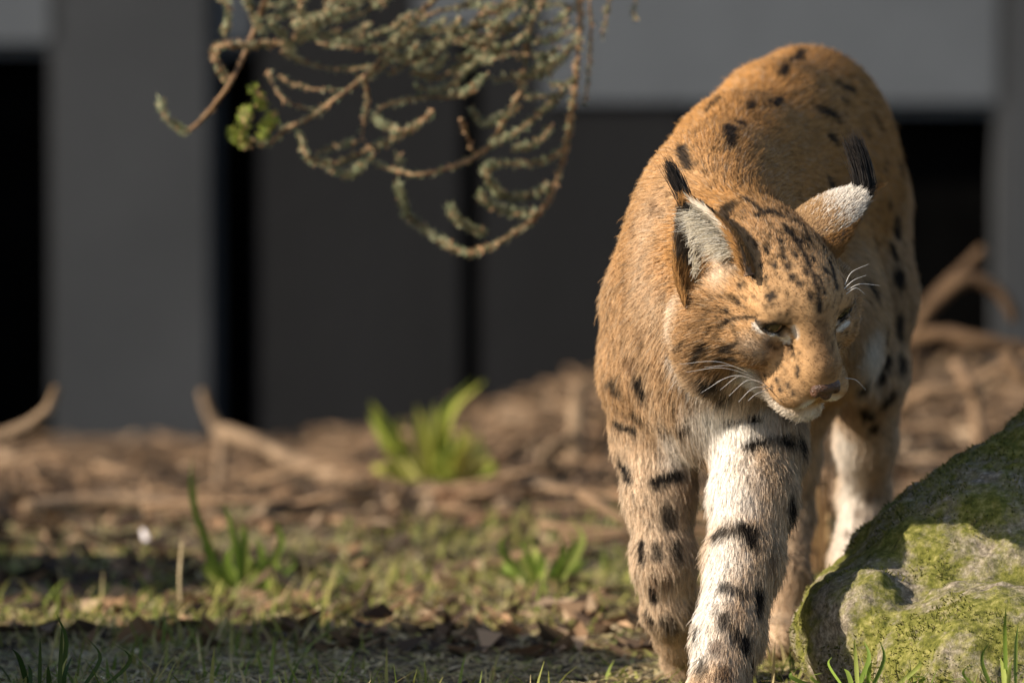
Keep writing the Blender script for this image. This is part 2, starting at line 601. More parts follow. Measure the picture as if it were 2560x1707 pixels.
# ================================================================== LITTER AND GRASS (uncountable)
def blades(n, pos, h, w, lean, cols, seg=3, curl=.5, az=None):
    """tapered bent grass blades; returns verts, quads, tint"""
    az = rng.random(n) * 2 * math.pi if az is None else az
    side = np.stack([np.cos(az + 1.57), np.sin(az + 1.57), np.zeros(n)], 1)
    out = np.stack([np.cos(az), np.sin(az), np.zeros(n)], 1)
    V = np.zeros((n, (seg + 1) * 2, 3))
    for i in range(seg + 1):
        s = i / seg
        c = pos + out * (lean * h * (s * (1 - curl) + curl * s * s))[:, None]
        c[:, 2] += h * (s - .28 * lean * s * s)
        ww = w * (1 - s ** 1.6) + .0003
        V[:, 2 * i] = c - side * ww[:, None] / 2
        V[:, 2 * i + 1] = c + side * ww[:, None] / 2
    base = (np.arange(n) * (seg + 1) * 2)[:, None]
    Q = np.concatenate([base + np.array([2 * i, 2 * i + 1, 2 * i + 3, 2 * i + 2]) for i in range(seg)])
    return V.reshape(-1, 3), Q, np.repeat(cols, (seg + 1) * 2, axis=0)


def pick(cols, n, jit=.25):
    c = np.array(cols)[rng.integers(0, len(cols), n)]
    return c * (1 + jit * rng.normal(size=(n, 1))).clip(.4, 1.8)


m_blade = attr_mat('grass_blade', .6, .4)
m_leaf = attr_mat('dry_leaf', .8, .2)

# short living grass, dense in the nearer strip, thinning out towards the wall
def scatter(n, y0, y1, pw=1.0, thr=-.2, sc=3.0, off=0):
    out = []
    while sum(map(len, out)) < n:
        y = y0 + (y1 - y0) * rng.random(n) ** pw
        x = np.where(rng.random(n) < .75, (rng.random(n) * 2 - 1) * (.62 + .115 * y), (rng.random(n) * 2 - 1) * (2.0 + .115 * y))
        p = np.stack([x * sc, y * sc, x * 0 + off], 1)
        k = fbm(p, 2) + .35 * rng.normal(size=n) > thr
        out.append(np.stack([x, y], 1)[k])
    xy = np.concatenate(out)[:n]
    return np.stack([xy[:, 0], xy[:, 1], gz(xy[:, 0], xy[:, 1]) - .003], 1)


n = 9000
p = scatter(n, -.8, 2.2, .75, .25, 3, 5)
h = .012 + .05 * rng.random(n) ** 4
v, q, c = blades(n, p, h, .002 + .0035 * rng.random(n), .2 + 1.0 * rng.random(n), pick([(.20, .25, .05), (.28, .29, .07), (.36, .33, .10), (.13, .18, .03), (.46, .38, .19)], n))
me = mesh_np('grass', v, q, m_blade)
set_tint(me, c)
tag(link('grass', me), 'short sunlit green grass mixed through the litter', 'grass', kind='stuff')

# flattened straw
n = 30000
p = scatter(n, -.9, 3.0, 1.1, -.3, 2.5, 9)
p[:, 2] += .006
v, q, c = blades(n, p, .006 + .012 * rng.random(n), .002 + .0025 * rng.random(n), 2.5 + 3.5 * rng.random(n), pick([(.52, .43, .22), (.42, .34, .16), (.60, .51, .32), (.26, .19, .10), (.36, .36, .10)], n), 3, .3)
me = mesh_np('straw', v, q, m_leaf)
set_tint(me, c)
tag(link('straw', me), 'flattened pale straw lying over the soil', 'straw', kind='stuff')


n = 12000
p = scatter(n, .75, 1.9, 1.0, -.2, 3, 21)
p[:, 2] += .004
v, q, c = blades(n, p, .008 + .02 * rng.random(n) ** 2, .0022 + .0025 * rng.random(n), .8 + 2.2 * rng.random(n), pick([(.50, .42, .16), (.40, .40, .10), (.58, .50, .28), (.30, .33, .07), (.46, .36, .2)], n), 3, .3)
me = mesh_np('yellow_grass', v, q, m_blade)
set_tint(me, c)
tag(link('yellow_grass', me), 'yellowing sunlit grass strip in front of the sticks', 'grass', kind='stuff')


# dead leaves and chips
def chips(n, p, size, cols, mat, name):
    ang = rng.random(n) * 6.28
    t = np.stack([np.cos(ang), np.sin(ang), .5 * rng.normal(size=n)], 1)
    t /= np.linalg.norm(t, axis=1, keepdims=True)
    b = np.cross(t, np.stack([.35 * rng.normal(size=n), .35 * rng.normal(size=n), np.ones(n)], 1))
    b /= np.linalg.norm(b, axis=1, keepdims=True)
    nn = np.cross(t, b)
    s = size[:, None]
    w = (.25 + .3 * rng.random(n))[:, None]
    cu = (.25 * rng.normal(size=n))[:, None]
    V = np.stack([p - t * s, p - b * s * w + nn * s * cu, p + t * s, p + b * s * w + nn * s * cu], 1).reshape(-1, 3)
    Q = np.arange(n * 4).reshape(n, 4)
    me = mesh_np(name, V, Q, mat, False)
    set_tint(me, np.repeat(cols, 4, axis=0))
    return me


n = 23000
p = scatter(n, .5, 8.9, 1.25, -.3, 2, 2)
p[:, 2] += .004 + .03 * rng.random(n) * np.clip((p[:, 1] - 1.5) / 2, .1, 1)
me = chips(n, p, .007 + .04 * rng.random(n) ** 3, pick([(.24, .145, .08), (.30, .195, .115), (.15, .09, .05), (.33, .235, .15), (.07, .045, .03), (.05, .035, .025), (.06, .045, .03), (.10, .065, .04)], n), m_leaf, 'leaf_litter')
tag(link('leaf_litter', me), 'brown dead leaf litter heaped towards the wall', 'leaf litter', kind='stuff')

# loose fine twigs, too many to count
V, F = [], []
for i in range(340):
    y = 1.5 + 7 * random.random()
    x = (random.random() * 2 - 1) * ((.62 if i % 3 else 1.8) + .115 * y)
    a = random.gauss(0, .6)
    L = .05 + .16 * random.random()
    z = float(gz(x, y)) + .012 + .04 * random.random()
    d = np.array((math.cos(a), math.sin(a), random.gauss(0, .15))) * L
    p0 = np.array((x, y, z))
    v, f = tube(catmull([p0 - d, p0 + np.array((0, 0, random.gauss(0, .012))), p0 + d], 3), (.003 + .005 * random.random(), .002), 5)
    o = len(V)
    V += v
    F += [tuple(i + o for i in g) for g in f]
tag(link('twig_litter', mesh_from('twig_litter', V, F, m_stick_brown)), 'tangle of fine brown twigs strewn over the litter', 'twigs', kind='stuff')


# ================================================================== GRASS TUFTS (counted)
def tuft(name, label, base, specs, cols, cat='grass tuft', group='grass tufts', spread=0.0, dense=0):
    """specs: (tip px, tip py, width m, bend) from a base pixel; every blade is a part"""
    bp = W(*base)
    root = empty(name, bp, label, cat, group)
    more = [(tx + random.gauss(0, dense), ty + abs(random.gauss(0, dense)), w * random.uniform(.6, .9), bend) for (tx, ty, w, bend) in specs] if dense else []
    for (tx, ty, w, bend) in list(specs) + more:
        b = bp + np.array((random.gauss(0, .008), random.gauss(0, .01), 0))
        t = W(tx, ty, base[2] + random.gauss(0, .04))
        b[0] += (t[0] - b[0]) * spread
        mid = (b + t) / 2 + np.array((bend, random.gauss(0, .01), .12 * np.linalg.norm(t - b)))
        P = catmull([b, mid, t], 5)
        Vv, Ff = [], []
        ax = np.cross(t - b, (0, 1, 0))
        ax = ax / (np.linalg.norm(ax) + 1e-9)
        tw = random.uniform(-.7, .7)
        for i, c in enumerate(P):
            s = i / (len(P) - 1)
            ww = 1.3 * w * (1 - s ** 2.2) * min(1, .5 + 2 * s)
            sd = ax * math.cos(tw) + np.array((0, 1, 0)) * math.sin(tw)
            Vv += [c - sd * ww / 2, c + np.array((0, ww * .22, 0)), c + sd * ww / 2]
        for i in range(len(P) - 1):
            Ff += [(3 * i, 3 * i + 1, 3 * i + 4, 3 * i + 3), (3 * i + 1, 3 * i + 2, 3 * i + 5, 3 * i + 4)]
        me = mesh_from('blade', Vv, Ff, m_blade)
        set_tint(me, np.tile(pick(cols, 1, .2), (len(Vv), 1)))
        link('blade', me, root)
    return root


YG = [(.36, .38, .06), (.42, .42, .08), (.28, .33, .05), (.50, .46, .14)]
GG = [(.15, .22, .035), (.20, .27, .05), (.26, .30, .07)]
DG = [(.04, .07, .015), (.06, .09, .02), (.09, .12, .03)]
tuft('grass_clump', 'broad-bladed bright yellow-green grass clump in front of the dark panels', (1090, 1200, 3.0),
     [(925, 1000, 0.0216, -.01), (1040, 1010, 0.0173, 0), (1075, 1015, 0.0216, 0), (1185, 945, 0.0158, -.03), (1200, 1080, 0.0245, .02), (1235, 1170, 0.0216, .03), (970, 1160, 0.0158, -.03),
      (1110, 1040, 0.0216, 0), (1160, 1060, 0.0187, .01), (1010, 1090, 0.0187, -.01), (1060, 1060, 0.0158, 0), (1130, 1120, 0.0216, .01), (1000, 1040, 0.0173, -.02), (1215, 1120, 0.0173, .02), (1090, 1000, 0.0130, 0)], YG, spread=.35, dense=26)
tuft('grass_clump', 'upright green grass clump with a dark shaded heart beside the dry stem', (615, 1480, 1.25),
     [(520, 1330, .008, -.02), (560, 1260, .008, 0), (600, 1300, .01, 0), (640, 1340, .012, .01), (690, 1300, .01, .02), (580, 1360, .014, -.01), (655, 1380, .014, .01), (700, 1370, .008, .03), (480, 1140, .008, -.02),
      (540, 1400, .01, -.02), (625, 1390, .013, 0), (675, 1420, .01, .02), (590, 1420, .011, -.01)], GG, spread=.35, dense=28)
tuft('grass_clump', 'fresh green grass clump at the edge of the bark sheet', (1360, 1450, 1.3),
     [(1270, 1330, .008, -.02), (1300, 1350, .008, 0), (1330, 1360, .009, 0), (1360, 1380, .01, 0), (1400, 1350, .008, .01), (1430, 1300, .009, .02), (1440, 1380, .007, .02), (1285, 1400, .008, -.02), (1385, 1400, .009, .01), (1320, 1390, .01, -.01)], GG, spread=.6, dense=26)
tuft('grass_clump', 'dark shaded grass clump with long thin upright blades beside the added shading boulder', (110, 1740, -.05),
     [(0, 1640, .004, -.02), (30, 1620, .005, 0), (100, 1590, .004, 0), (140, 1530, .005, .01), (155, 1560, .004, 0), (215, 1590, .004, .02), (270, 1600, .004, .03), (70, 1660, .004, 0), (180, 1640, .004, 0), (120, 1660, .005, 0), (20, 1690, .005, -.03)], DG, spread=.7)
tuft('grass_clump', 'green grass clump at the foot of the mossy boulder towards the lynx forepaw', (2140, 1735, -.20),
     [(2080, 1640, .003, -.01), (2135, 1590, .004, 0), (2160, 1600, .005, .01), (2200, 1600, .004, .01), (2240, 1660, .004, .02), (2290, 1640, .004, .02), (2060, 1680, .003, -.02), (2180, 1650, .004, 0), (2020, 1660, .004, -.03), (2110, 1670, .005, 0), (2270, 1690, .004, .03)], GG, spread=.6)
tuft('grass_clump', 'thin green blades at the foot of the mossy boulder away from the lynx', (2520, 1740, -.28),
     [(2515, 1510, .004, 0), (2545, 1560, .004, 0), (2475, 1600, .004, -.01), (2450, 1650, .003, -.02), (2570, 1620, .004, .01), (2500, 1640, .005, 0), (2440, 1690, .004, -.03), (2530, 1650, .004, 0)], GG, spread=.6)
tuft('dry_stalk_clump', 'tall clump of dry tan stalks between the lynx legs', (2050, 1430, 1.0),
     [(2012, 1090, .004, 0), (2025, 1060, .004, 0), (2040, 1080, .004, 0), (2055, 1100, .004, 0), (2070, 1070, .004, 0), (2080, 1110, .004, .01), (2030, 1180, .005, 0), (2060, 1190, .005, 0), (2000, 1200, .005, -.01), (2045, 1150, .004, 0), (2066, 1230, .005, 0)],
     [(.30, .19, .09), (.38, .25, .12), (.22, .13, .06)], 'dry grass', spread=.6)
V, F = tube(catmull([W(456, 1545, 1.0), W(449, 1450, 1.0), W(456, 1355, 1.0)], 6), (.0022, .0018), 6)
tag(link('dry_grass_stalk', mesh_from('dry_stem', V, F, noise_mat('straw_stem', [(.3, (.4, .31, .17)), (.7, (.55, .45, .28))], 30))), 'single pale upright dry stem standing in the short grass', 'stem')
m_petal = noise_mat('white_petal', [(.3, (.7, .64, .66)), (.7, (.8, .76, .78))], 40, .6)
tag(link('white_feather', mesh_from('white_feather', *tube(catmull([W(356, 1322, 1.9), W(366, 1348, 1.9), W(380, 1375, 1.9)], 5), (.003, .008, .008, .003), 8, 0, .4), m_petal)), 'small white feather caught upright in the grass', 'feather')
tag(link('white_petal', mesh_from('white_petal', *tube(catmull([W(1043, 1428, 1.7), W(1058, 1424, 1.7), W(1075, 1428, 1.7)], 5), (.003, .006, .003), 8, 0, .5), m_petal)), 'tiny white scrap lying flat on the grass', 'scrap')

# fine grass at the front of the boulder
n = 1500
x = .28 + .45 * rng.random(n)
y = -.50 + .42 * rng.random(n)
p = np.stack([x, y, gz(x, y) - .003], 1)
v, q, c = blades(n, p, .012 + .03 * rng.random(n) ** 2, .0016 + .0018 * rng.random(n), .2 + .9 * rng.random(n), pick(GG + [(.3, .24, .11), (.4, .32, .18)], n), 4)
me = mesh_np('foreground_grass', v, q, m_blade)
set_tint(me, c)
tag(link('foreground_grass', me), 'fine grass and straw along the foot of the boulder', 'grass', kind='stuff')


# ================================================================== BOULDERS
def rock_colour(name, moss):
    m, N, Lk, bs = node_mat(name)
    tc = N.new('ShaderNodeTexCoord')
    def nz(s, d=6, r=.6):
        t = N.new('ShaderNodeTexNoise')
        t.inputs['Scale'].default_value = s
        t.inputs['Detail'].default_value = d
        t.inputs['Roughness'].default_value = r
        Lk.new(tc.outputs['Object'], t.inputs['Vector'])
        return t
    def ramp(src, stops):
        c = N.new('ShaderNodeValToRGB')
        while len(c.color_ramp.elements) < len(stops):
            c.color_ramp.elements.new(.5)
        for e, (p_, k) in zip(c.color_ramp.elements, stops):
            e.position = p_
            e.color = (*k, 1)
        Lk.new(src, c.inputs[0])
        return c
    stone = ramp(nz(170, 4, .7).outputs['Fac'], [(.3, (.06, .052, .042)), (.5, (.24, .20, .145)), (.72, (.52, .45, .36))])
    mos = ramp(nz(120, 5, .7).outputs['Fac'], [(.28, (.03, .038, .008)), (.5, (.145, .145, .03)), (.75, (.36, .32, .12))])
    mask = ramp(nz(16, 8, .72).outputs['Fac'], [(moss - .06, (0, 0, 0)), (moss + .08, (1, 1, 1))])
    mx = N.new('ShaderNodeMix')
    mx.data_type = 'RGBA'
    Lk.new(mask.outputs[0], mx.inputs['Factor'])
    Lk.new(stone.outputs[0], mx.inputs['A'])
    Lk.new(mos.outputs[0], mx.inputs['B'])
    Lk.new(mx.outputs['Result'], bs.inputs['Base Color'])
    bs.inputs['Roughness'].default_value = .95
    bs.inputs['Specular IOR Level'].default_value = .15
    bp = N.new('ShaderNodeBump')
    bp.inputs['Strength'].default_value = .8
    bp.inputs['Distance'].default_value = .004
    Lk.new(nz(230, 6, .7).outputs['Fac'], bp.inputs['Height'])
    Lk.new(bp.outputs[0], bs.inputs['Normal'])
    return m


def finish_rock(f, amp=1.0):
    V, Q = f.polygonise()
    V = smooth_verts(V, Q, 1)
    Nn = vert_normals(V, Q)
    dsp = .010 * fbm(V * 14, 3) + .0035 * fbm(V * 60 + 9, 3)
    crack = np.abs(vnoise(V * np.array((9, 9, 16)) + 31))
    dsp -= .008 * np.exp(-(crack / .035) ** 2) * (vnoise(V * 7 + 3) > .1)
    return V + Nn * dsp[:, None] * amp, Q


f = Field((.22, -.48, -.06), (.95, .55, .45), .0045)
f.ell(W(2172, 1580, .06), (.075, .15, .085), k=.03)
f.ell(W(2560, 1545, .22), (.185, .27, .195), k=.03)
f.ell(W(2330, 1500, .14), (.09, .17, .105), k=.03)
f.ell(W(2480, 1690, -.07), (.13, .15, .10), k=.012)
f.ell(W(2800, 1480, .26), (.18, .28, .24), k=.04)
rv, rq = finish_rock(f)
boulder = tag(link('mossy_boulder', None, None, tuple(W(2350, 1700, -.05))), 'moss-covered pale boulder beside the lynx hind leg', 'boulder')
link('stone', mesh_np('stone', rv, rq, rock_colour('mossy_stone', .46)), boulder)
n = 42000
mp_, mf = sample(rv, rq, n)
rn = vert_normals(rv, rq)[rq[mf, 0]]
keep = (fbm(mp_ * 22 + 4, 3) > .05) & (rn[:, 2] > -.3)
mp_, rn = mp_[keep], rn[keep]
n = len(mp_)
L = (.0010 + .0022 * rng.random(n))[:, None]
dirv = rn + .55 * rng.normal(size=(n, 3))
mpts = np.stack([mp_ - rn * .001, mp_ + dirv * L * .5, mp_ + dirv * L], 1)
m_moss = hair_mat('moss_fibre', .8, .3)
tag(strands('moss', mpts, .0008, pick([(.13, .135, .025), (.21, .20, .045), (.08, .09, .015), (.32, .28, .12)], n), m_moss, boulder), kind='stuff')

# two boulders added just left of the view to shade the near grass
f = Field((-1.75, -.95, -.08), (-.60, .95, .95), .013)
f.ell((-1.15, -.1, .30), (.36, .48, .42), k=.05)
f.ell((-1.05, .22, .22), (.36, .30, .38), k=.05)
f.ell((-1.25, -.4, .2), (.3, .35, .42), k=.05)
bv, bq = finish_rock(f, 2)
f = Field((-1.75, .75, -.08), (-.78, 1.75, .75), .013)
f.ell((-1.22, 1.12, .22), (.30, .26, .34), k=.05)
f.ell((-1.3, 1.36, .15), (.34, .26, .26), k=.05)
cv, cq = finish_rock(f, 2)
b3 = tag(link('added_shade_boulder', None, None, (-1.25, 1.2, 0)), 'smaller unseen grey boulder added behind the large rounded one to shade the grass by the dry stem', 'boulder')  # second added boulder, out of view, for the farther shadow
link('stone', mesh_np('stone', cv, cq, rock_colour('dull_stone', .6)), b3)
b2 = tag(link('added_shade_boulder', None, None, (-1.1, .1, 0)), 'large rounded unseen grey boulder added to shade the near grass', 'boulder')
link('stone', mesh_np('stone', bv, bq, rock_colour('grey_stone', .6)), b2)

# ================================================================== LYNX
HY, HP, HR, HS = 34.0, 34.0, -12.0, 1.085
def rot(y, p_, r):
    B = np.diag((1., -1., 1.))
    Ry = np.array([[math.cos(y), -math.sin(y), 0], [math.sin(y), math.cos(y), 0], [0, 0, 1]])
    Rx = np.array([[1, 0, 0], [0, math.cos(p_), -math.sin(p_)], [0, math.sin(p_), math.cos(p_)]])
    Rr = np.array([[math.cos(r), 0, math.sin(r)], [0, 1, 0], [-math.sin(r), 0, math.cos(r)]])
    return Ry @ Rx @ Rr @ B
HM = rot(R(HY), R(HP), R(HR))
HO = W(1926, 711, -.06)


def Hd(x, y, z):
    return HO + HM @ (np.array((x, y, z)) * HS)


def hv(x, y, z):
    v = HM @ np.array((x, y, z), float)
    return v / np.linalg.norm(v)


ORANGE, TAN, PALE, WHITE = (.50, .262, .092), (.52, .325, .168), (.66, .485, .325), (.86, .80, .72)
HEADC = (.52, .31, .148)
f = Field((.03, -.36, -.03), (.52, 1.02, .74), .0036)
BK = (.15, .95, .1)       # fur lies back along the body
DN = (0, .25, -1)
# torso
f.ell(W(1765, 735, .13), (.082, .15, .150), k=.03, flow=(.05, .6, -.5), L=.013, col=TAN)
f.ell(W(1800, 520, .17), (.070, .14, .085), k=.065, flow=(.1, .9, .0), L=.014, col=ORANGE)
f.ell(W(1850, 580, .35), (.098, .17, .155), k=.065, flow=(.1, .9, -.2), L=.015, col=ORANGE)
f.ell(W(1940, 480, .55), (.098, .17, .150), k=.065, flow=(.1, .9, -.2), L=.015, col=ORANGE)
f.ell(W(2015, 440, .72), (.108, .17, .150), k=.065, flow=(.1, .8, -.4), L=.015, col=ORANGE)
f.ell(W(1800, 930, .09), (.075, .07, .085), k=.065, flow=(.1, -.2, -1), L=.028, col=PALE)
f.ell(W(2060, 800, .5), (.07, .2, .09), k=.065, flow=(0, .4, -.8), L=.016, col=TAN)
# shoulders and fore legs: the left one in the picture trails, the middle one steps forward
def limb(pts, k=.02, **info):
    for (a, ra), (b, rb) in zip(pts[:-1], pts[1:]):
        fl = np.array(b) - np.array(a)
        f.cone(a, b, ra, rb, k, flow=tuple(fl / np.linalg.norm(fl)), **info)
limb([(W(1625, 760, .14), .052), (W(1630, 930, .13), .050), (W(1642, 1090, .14), .044)], .03, L=.012, col=TAN)
limb([(W(1642, 1090, .14), .044), (W(1648, 1230, .11), .034), (W(1660, 1400, .09), .029), (W(1672, 1520, .10), .026)], .02, L=.014, col=PALE)
limb([(W(1672, 1520, .10), .026), (W(1700, 1590, .14), .024), (W(1722, 1640, .20), .024)], .012, L=.012, col=PALE)
f.ell(W(1725, 1650, .19), (.028, .042, .022), k=.012, flow=(.2, -.6, -.5), L=.01, col=PALE)
limb([(W(1850, 830, .13), .055), (W(1880, 980, .10), .052), (W(1896, 1130, .06), .046)], .03, L=.016, col=TAN)
limb([(W(1894, 1110, .05), .046), (W(1884, 1240, .00), .040), (W(1860, 1400, -.05), .035), (W(1822, 1590, -.11), .031), (W(1792, 1735, -.17), .028)], .02, L=.017, col=PALE)
f.ell(W(1783, 1800, -.22), (.037, .055, .027), k=.015, flow=(0, -.8, -.4), L=.01, col=PALE)
for s in (-1.5, -.5, .5, 1.5):
    f.ell(W(1783, 1808, -.22) + np.array((s * .018, -.047 + .006 * abs(s), -.004)), (.0125, .022, .017), k=.008, flow=(0, -.8, -.4), L=.008, col=PALE)
# hind legs
limb([(W(2130, 520, .74), .066), (W(2165, 740, .66), .052), (W(2168, 930, .62), .042)], .03, L=.014, col=TAN)
limb([(W(2168, 930, .62), .042), (W(2165, 1100, .68), .031), (W(2160, 1230, .74), .025), (W(2140, 1400, .70), .025), (W(2120, 1510, .67), .025)], .02, L=.014, col=PALE)
f.ell(W(2108, 1535, .63), (.034, .055, .026), k=.015, flow=(0, -.8, -.4), L=.01, col=PALE)
limb([(W(2020, 600, .72), .065), (W(2010, 800, .60), .05), (W(1995, 980, .52), .04)], .03, L=.014, col=TAN)
limb([(W(1995, 980, .52), .04), (W(1978, 1150, .56), .028), (W(1972, 1290, .57), .024), (W(1962, 1450, .48), .024), (W(1955, 1570, .45), .024)], .02, L=.014, col=PALE)
f.ell(W(1950, 1600, .42), (.030, .052, .024), k=.015, flow=(0, -.8, -.4), L=.01, col=PALE)
# tail, short and hanging behind the rump
limb([(W(2110, 400, .88), .03), (W(2125, 480, .93), .028), (W(2130, 600, .94), .022)], .02, L=.02, col=ORANGE)
# neck
f.cone(W(1780, 660, .12), Hd(0, -.05, -.01), .085, .068, .04, flow=(-.35, .8, -.1), L=.014, col=ORANGE)
f.cone(W(1800, 830, .08), Hd(0, -.02, -.05), .075, .06, .04, flow=(-.1, .3, -1), L=.03, col=PALE)
# head
fwd_back = lambda x, z: tuple(hv(x, -1, z))
f.ell(Hd(0, -.005, .004), np.array((.066, .076, .058)) * HS, HM, k=.02, flow=fwd_back(0, .1), L=.0075, col=HEADC)
f.ell(Hd(0, .045, .022), np.array((.045, .04, .030)) * HS, HM, k=.02, flow=fwd_back(0, .3), L=.0045, col=HEADC)
f.cone(Hd(0, .058, .020), Hd(0, .101, -.022), .0265 * HS, .019 * HS, .014, flow=fwd_back(0, .3), L=.0045, col=HEADC)
f.cone(Hd(0, .101, -.022), Hd(0, .106, -.032), .019 * HS, .015 * HS, .01, flow=fwd_back(0, .3), L=.0035, col=HEADC)
f.ell(Hd(0, .072, -.043), np.array((.038, .040, .030)) * HS, HM, k=.016, flow=fwd_back(0, 0), L=.005, col=HEADC)
for s in (-1, 1):
    f.ell(Hd(s * .035, .056, .0245), np.array((.019, .018, .009)) * HS, HM, k=.012, flow=fwd_back(s * .5, .3), L=.005, col=HEADC)
    f.ell(Hd(s * .0185, .090, -.053), np.array((.0220, .025, .0165)) * HS, HM, k=.01, flow=fwd_back(s * .9, -.2), L=.0045, col=HEADC)
    f.ell(Hd(s * .045, .042, -.022), np.array((.026, .032, .024)) * HS, HM, k=.018, flow=fwd_back(s * .7, -.3), L=.008, col=HEADC)
    f.ell(Hd(s * .065, .0, -.035), np.array((.030, .040, .042)) * HS, HM, k=.02, flow=tuple(hv(s * .7, -.8, -.7)), L=.017, col=HEADC)
    f.ell(Hd(s * .055, .0, -.075), np.array((.026, .032, .028)) * HS, HM, k=.02, flow=tuple(hv(s * .5, -.6, -1)), L=.022, col=PALE)
f.ell(Hd(0, .081, -.080), np.array((.023, .024, .0145)) * HS, HM, k=.008, flow=tuple(hv(0, -.8, -.6)), L=.006, col=PALE)
f.ell(Hd(0, .042, -.070), np.array((.034, .04, .024)) * HS, HM, k=.02, flow=tuple(hv(0, -.8, -.6)), L=.016, col=WHITE)
# eye sockets and mouth
EYES = [Hd(s * .0355, .0600, .0115) for s in (-1, 1)]
LIDS = []
for s in (-1, 1):
    ex, ey, ez = s * .0355, .0600, .0115
    f.ell(Hd(ex + s * .003, ey + .011, ez), np.array((.0165, .012, .0078)) * HS, HM, k=.003, cut=True)
    outer, inner = (ex + s * .0180, ey + .003, ez + .003), (ex - s * .0165, ey + .0135, ez - .0065)
    top, top2 = (ex + s * .006, ey + .0130, ez + .0072), (ex - s * .006, ey + .0158, ez + .0062)
    bot, bot2 = (ex + s * .007, ey + .0125, ez - .0072), (ex - s * .005, ey + .0150, ez - .0094)
    up = [Hd(*q) for q in (outer, top, top2, inner)]
    lo = [Hd(*q) for q in (outer, bot, bot2, inner)]
    for ch, rr in ((up, .0034), (lo, .0028)):
        for a, b in zip(ch[:-1], ch[1:]):
            f.cone(a, b, rr, rr, .003, flow=fwd_back(s * .6, .2), L=.0025, col=HEADC)
    LIDS.append((up, lo))
MOUTH = [(-.037, .074, -.064), (-.027, .098, -.0700), (-.012, .1135, -.0675), (0, .1185, -.0590), (.012, .1135, -.0675), (.027, .098, -.0700), (.037, .074, -.064)]
for a, b in zip(MOUTH[:-1], MOUTH[1:]):
    f.cone(Hd(*a), Hd(*b), .0034, .0034, .003, cut=True)

V, Q = f.polygonise()
V = smooth_verts(V, Q, 2)
VN = vert_normals(V, Q)
bvh = BVHTree.FromPolygons([tuple(v) for v in V], [tuple(int(i) for i in q) for q in Q])


def hit(px, py):
    """where a photo pixel meets the animal's skin"""
    d = Vector(ray(px, py)).normalized()
    h_ = bvh.ray_cast(Vector(CAM), d)
    return None if h_[0] is None else np.array(h_[0])


PR = f.prims


def fields(P):
    """fur flow, length and base colour, blended from the nearest body masses"""
    ds = np.stack([cone_d(P, a, b, c, d) if k == 'c' else ell_d(P, a, b, c) for k, a, b, c, d, i in PR], 1)
    w = np.exp(-(ds - ds.min(1, keepdims=True)) / .007)
    w /= w.sum(1, keepdims=True)
    fl = w @ np.array([i['flow'] for *_, i in PR])
    return fl, w @ np.array([i['L'] for *_, i in PR]), w @ np.array([i['col'] for *_, i in PR])


BLK, BRN, WHT, PAL, GRY = (.022, .017, .014), (.13, .065, .03), (.90, .85, .78), (.72, .58, .44), (.16, .13, .11)
MARK = []          # (polyline in 3-D, radius, colour, softness 0..1, strength)


def mark(col, r, *px, soft=.35, st=1.0):
    pts = [q for q in (hit(*p_) for p_ in px) if q is not None]
    if not pts:
        return
    depth = np.mean([np.linalg.norm(q - CAM) for q in pts])
    r = r * 1.1 + 1.0
    MARK.append((pts, r * depth / FPX, np.array(col), soft, st))


# pale and white areas first
mark(PAL, 95, (1560, 1200), (1600, 1450), soft=.8, st=.35)
mark(WHT, 74, (1800, 1070), (1800, 1160), (1810, 1250), soft=.5, st=1)
mark(WHT, 50, (1800, 1390), (1775, 1470), (1755, 1560), (1745, 1640), soft=.6, st=1)
mark(WHT, 42, (1840, 1060), (1900, 1075), soft=.7, st=.6)
mark(WHT, 34, (1690, 1100), (1700, 1150), soft=.7, st=.7)
mark(WHT, 36, (2172, 880), (2160, 960), soft=.8, st=.7)
mark(WHT, 42, (2085, 1040), (2110, 1120), (2120, 1250), (2110, 1380), soft=.7, st=.8)
mark(PAL, 60, (1620, 560), (1600, 700), (1640, 760), soft=.9, st=.35)
mark(PAL, 28, (1690, 770), (1682, 830), soft=.6, st=.8)
mark(WHT, 16, (1686, 900), (1709, 952), (1747, 985), soft=.6, st=.8)
mark(WHT, 26, (1858, 935), (1880, 955), soft=.6, st=.9)
mark(PAL, 26, (1812, 658), (1790, 690), soft=.8, st=.7)
mark(PAL, 20, (1870, 860), (1900, 880), soft=.8, st=.4)
# body spots
for *p_, r in [(2007, 129, 1958, 187, 11), (1909, 240, 1873, 274, 10), (1954, 248, 1930, 264, 9), (1848, 305, 1860, 321, 9), (1824, 317, 1826, 362, 12), (1701, 370, 1722, 415, 12),
               (1799, 246, 1767, 282, 7), (2044, 272, 2093, 297, 11), (2093, 211, 2130, 227, 9), (2101, 244, 2117, 260, 8), (2073, 342, 2089, 354, 10), (2064, 448, 2081, 468, 11),
               (2248, 412, 2248, 428, 12), (2276, 495, 2278, 520, 13), (2220, 500, 2220, 512, 9), (2211, 410, 2213, 420, 8), (2240, 550, 2240, 585, 11), (2160, 330, 2172, 350, 8), (2190, 300, 2200, 320, 8),
               (2247, 690, 2247, 705, 17), (2172, 720, 2185, 738, 14), (2249, 800, 2247, 840, 11), (2209, 835, 2209, 850, 13), (2215, 896, 2212, 915, 12), (2253, 905, 2253, 925, 13), (2204, 940, 2204, 955, 9),
               (2155, 955, 2155, 972, 15), (2231, 990, 2209, 1012, 12), (2242, 1050, 2182, 1070, 11), (2166, 1030, 2172, 1040, 12), (2230, 620, 2236, 640, 10), (2180, 600, 2186, 620, 8)]:
    mark(BLK, r * 1.22, p_[:2], p_[2:], st=.97)
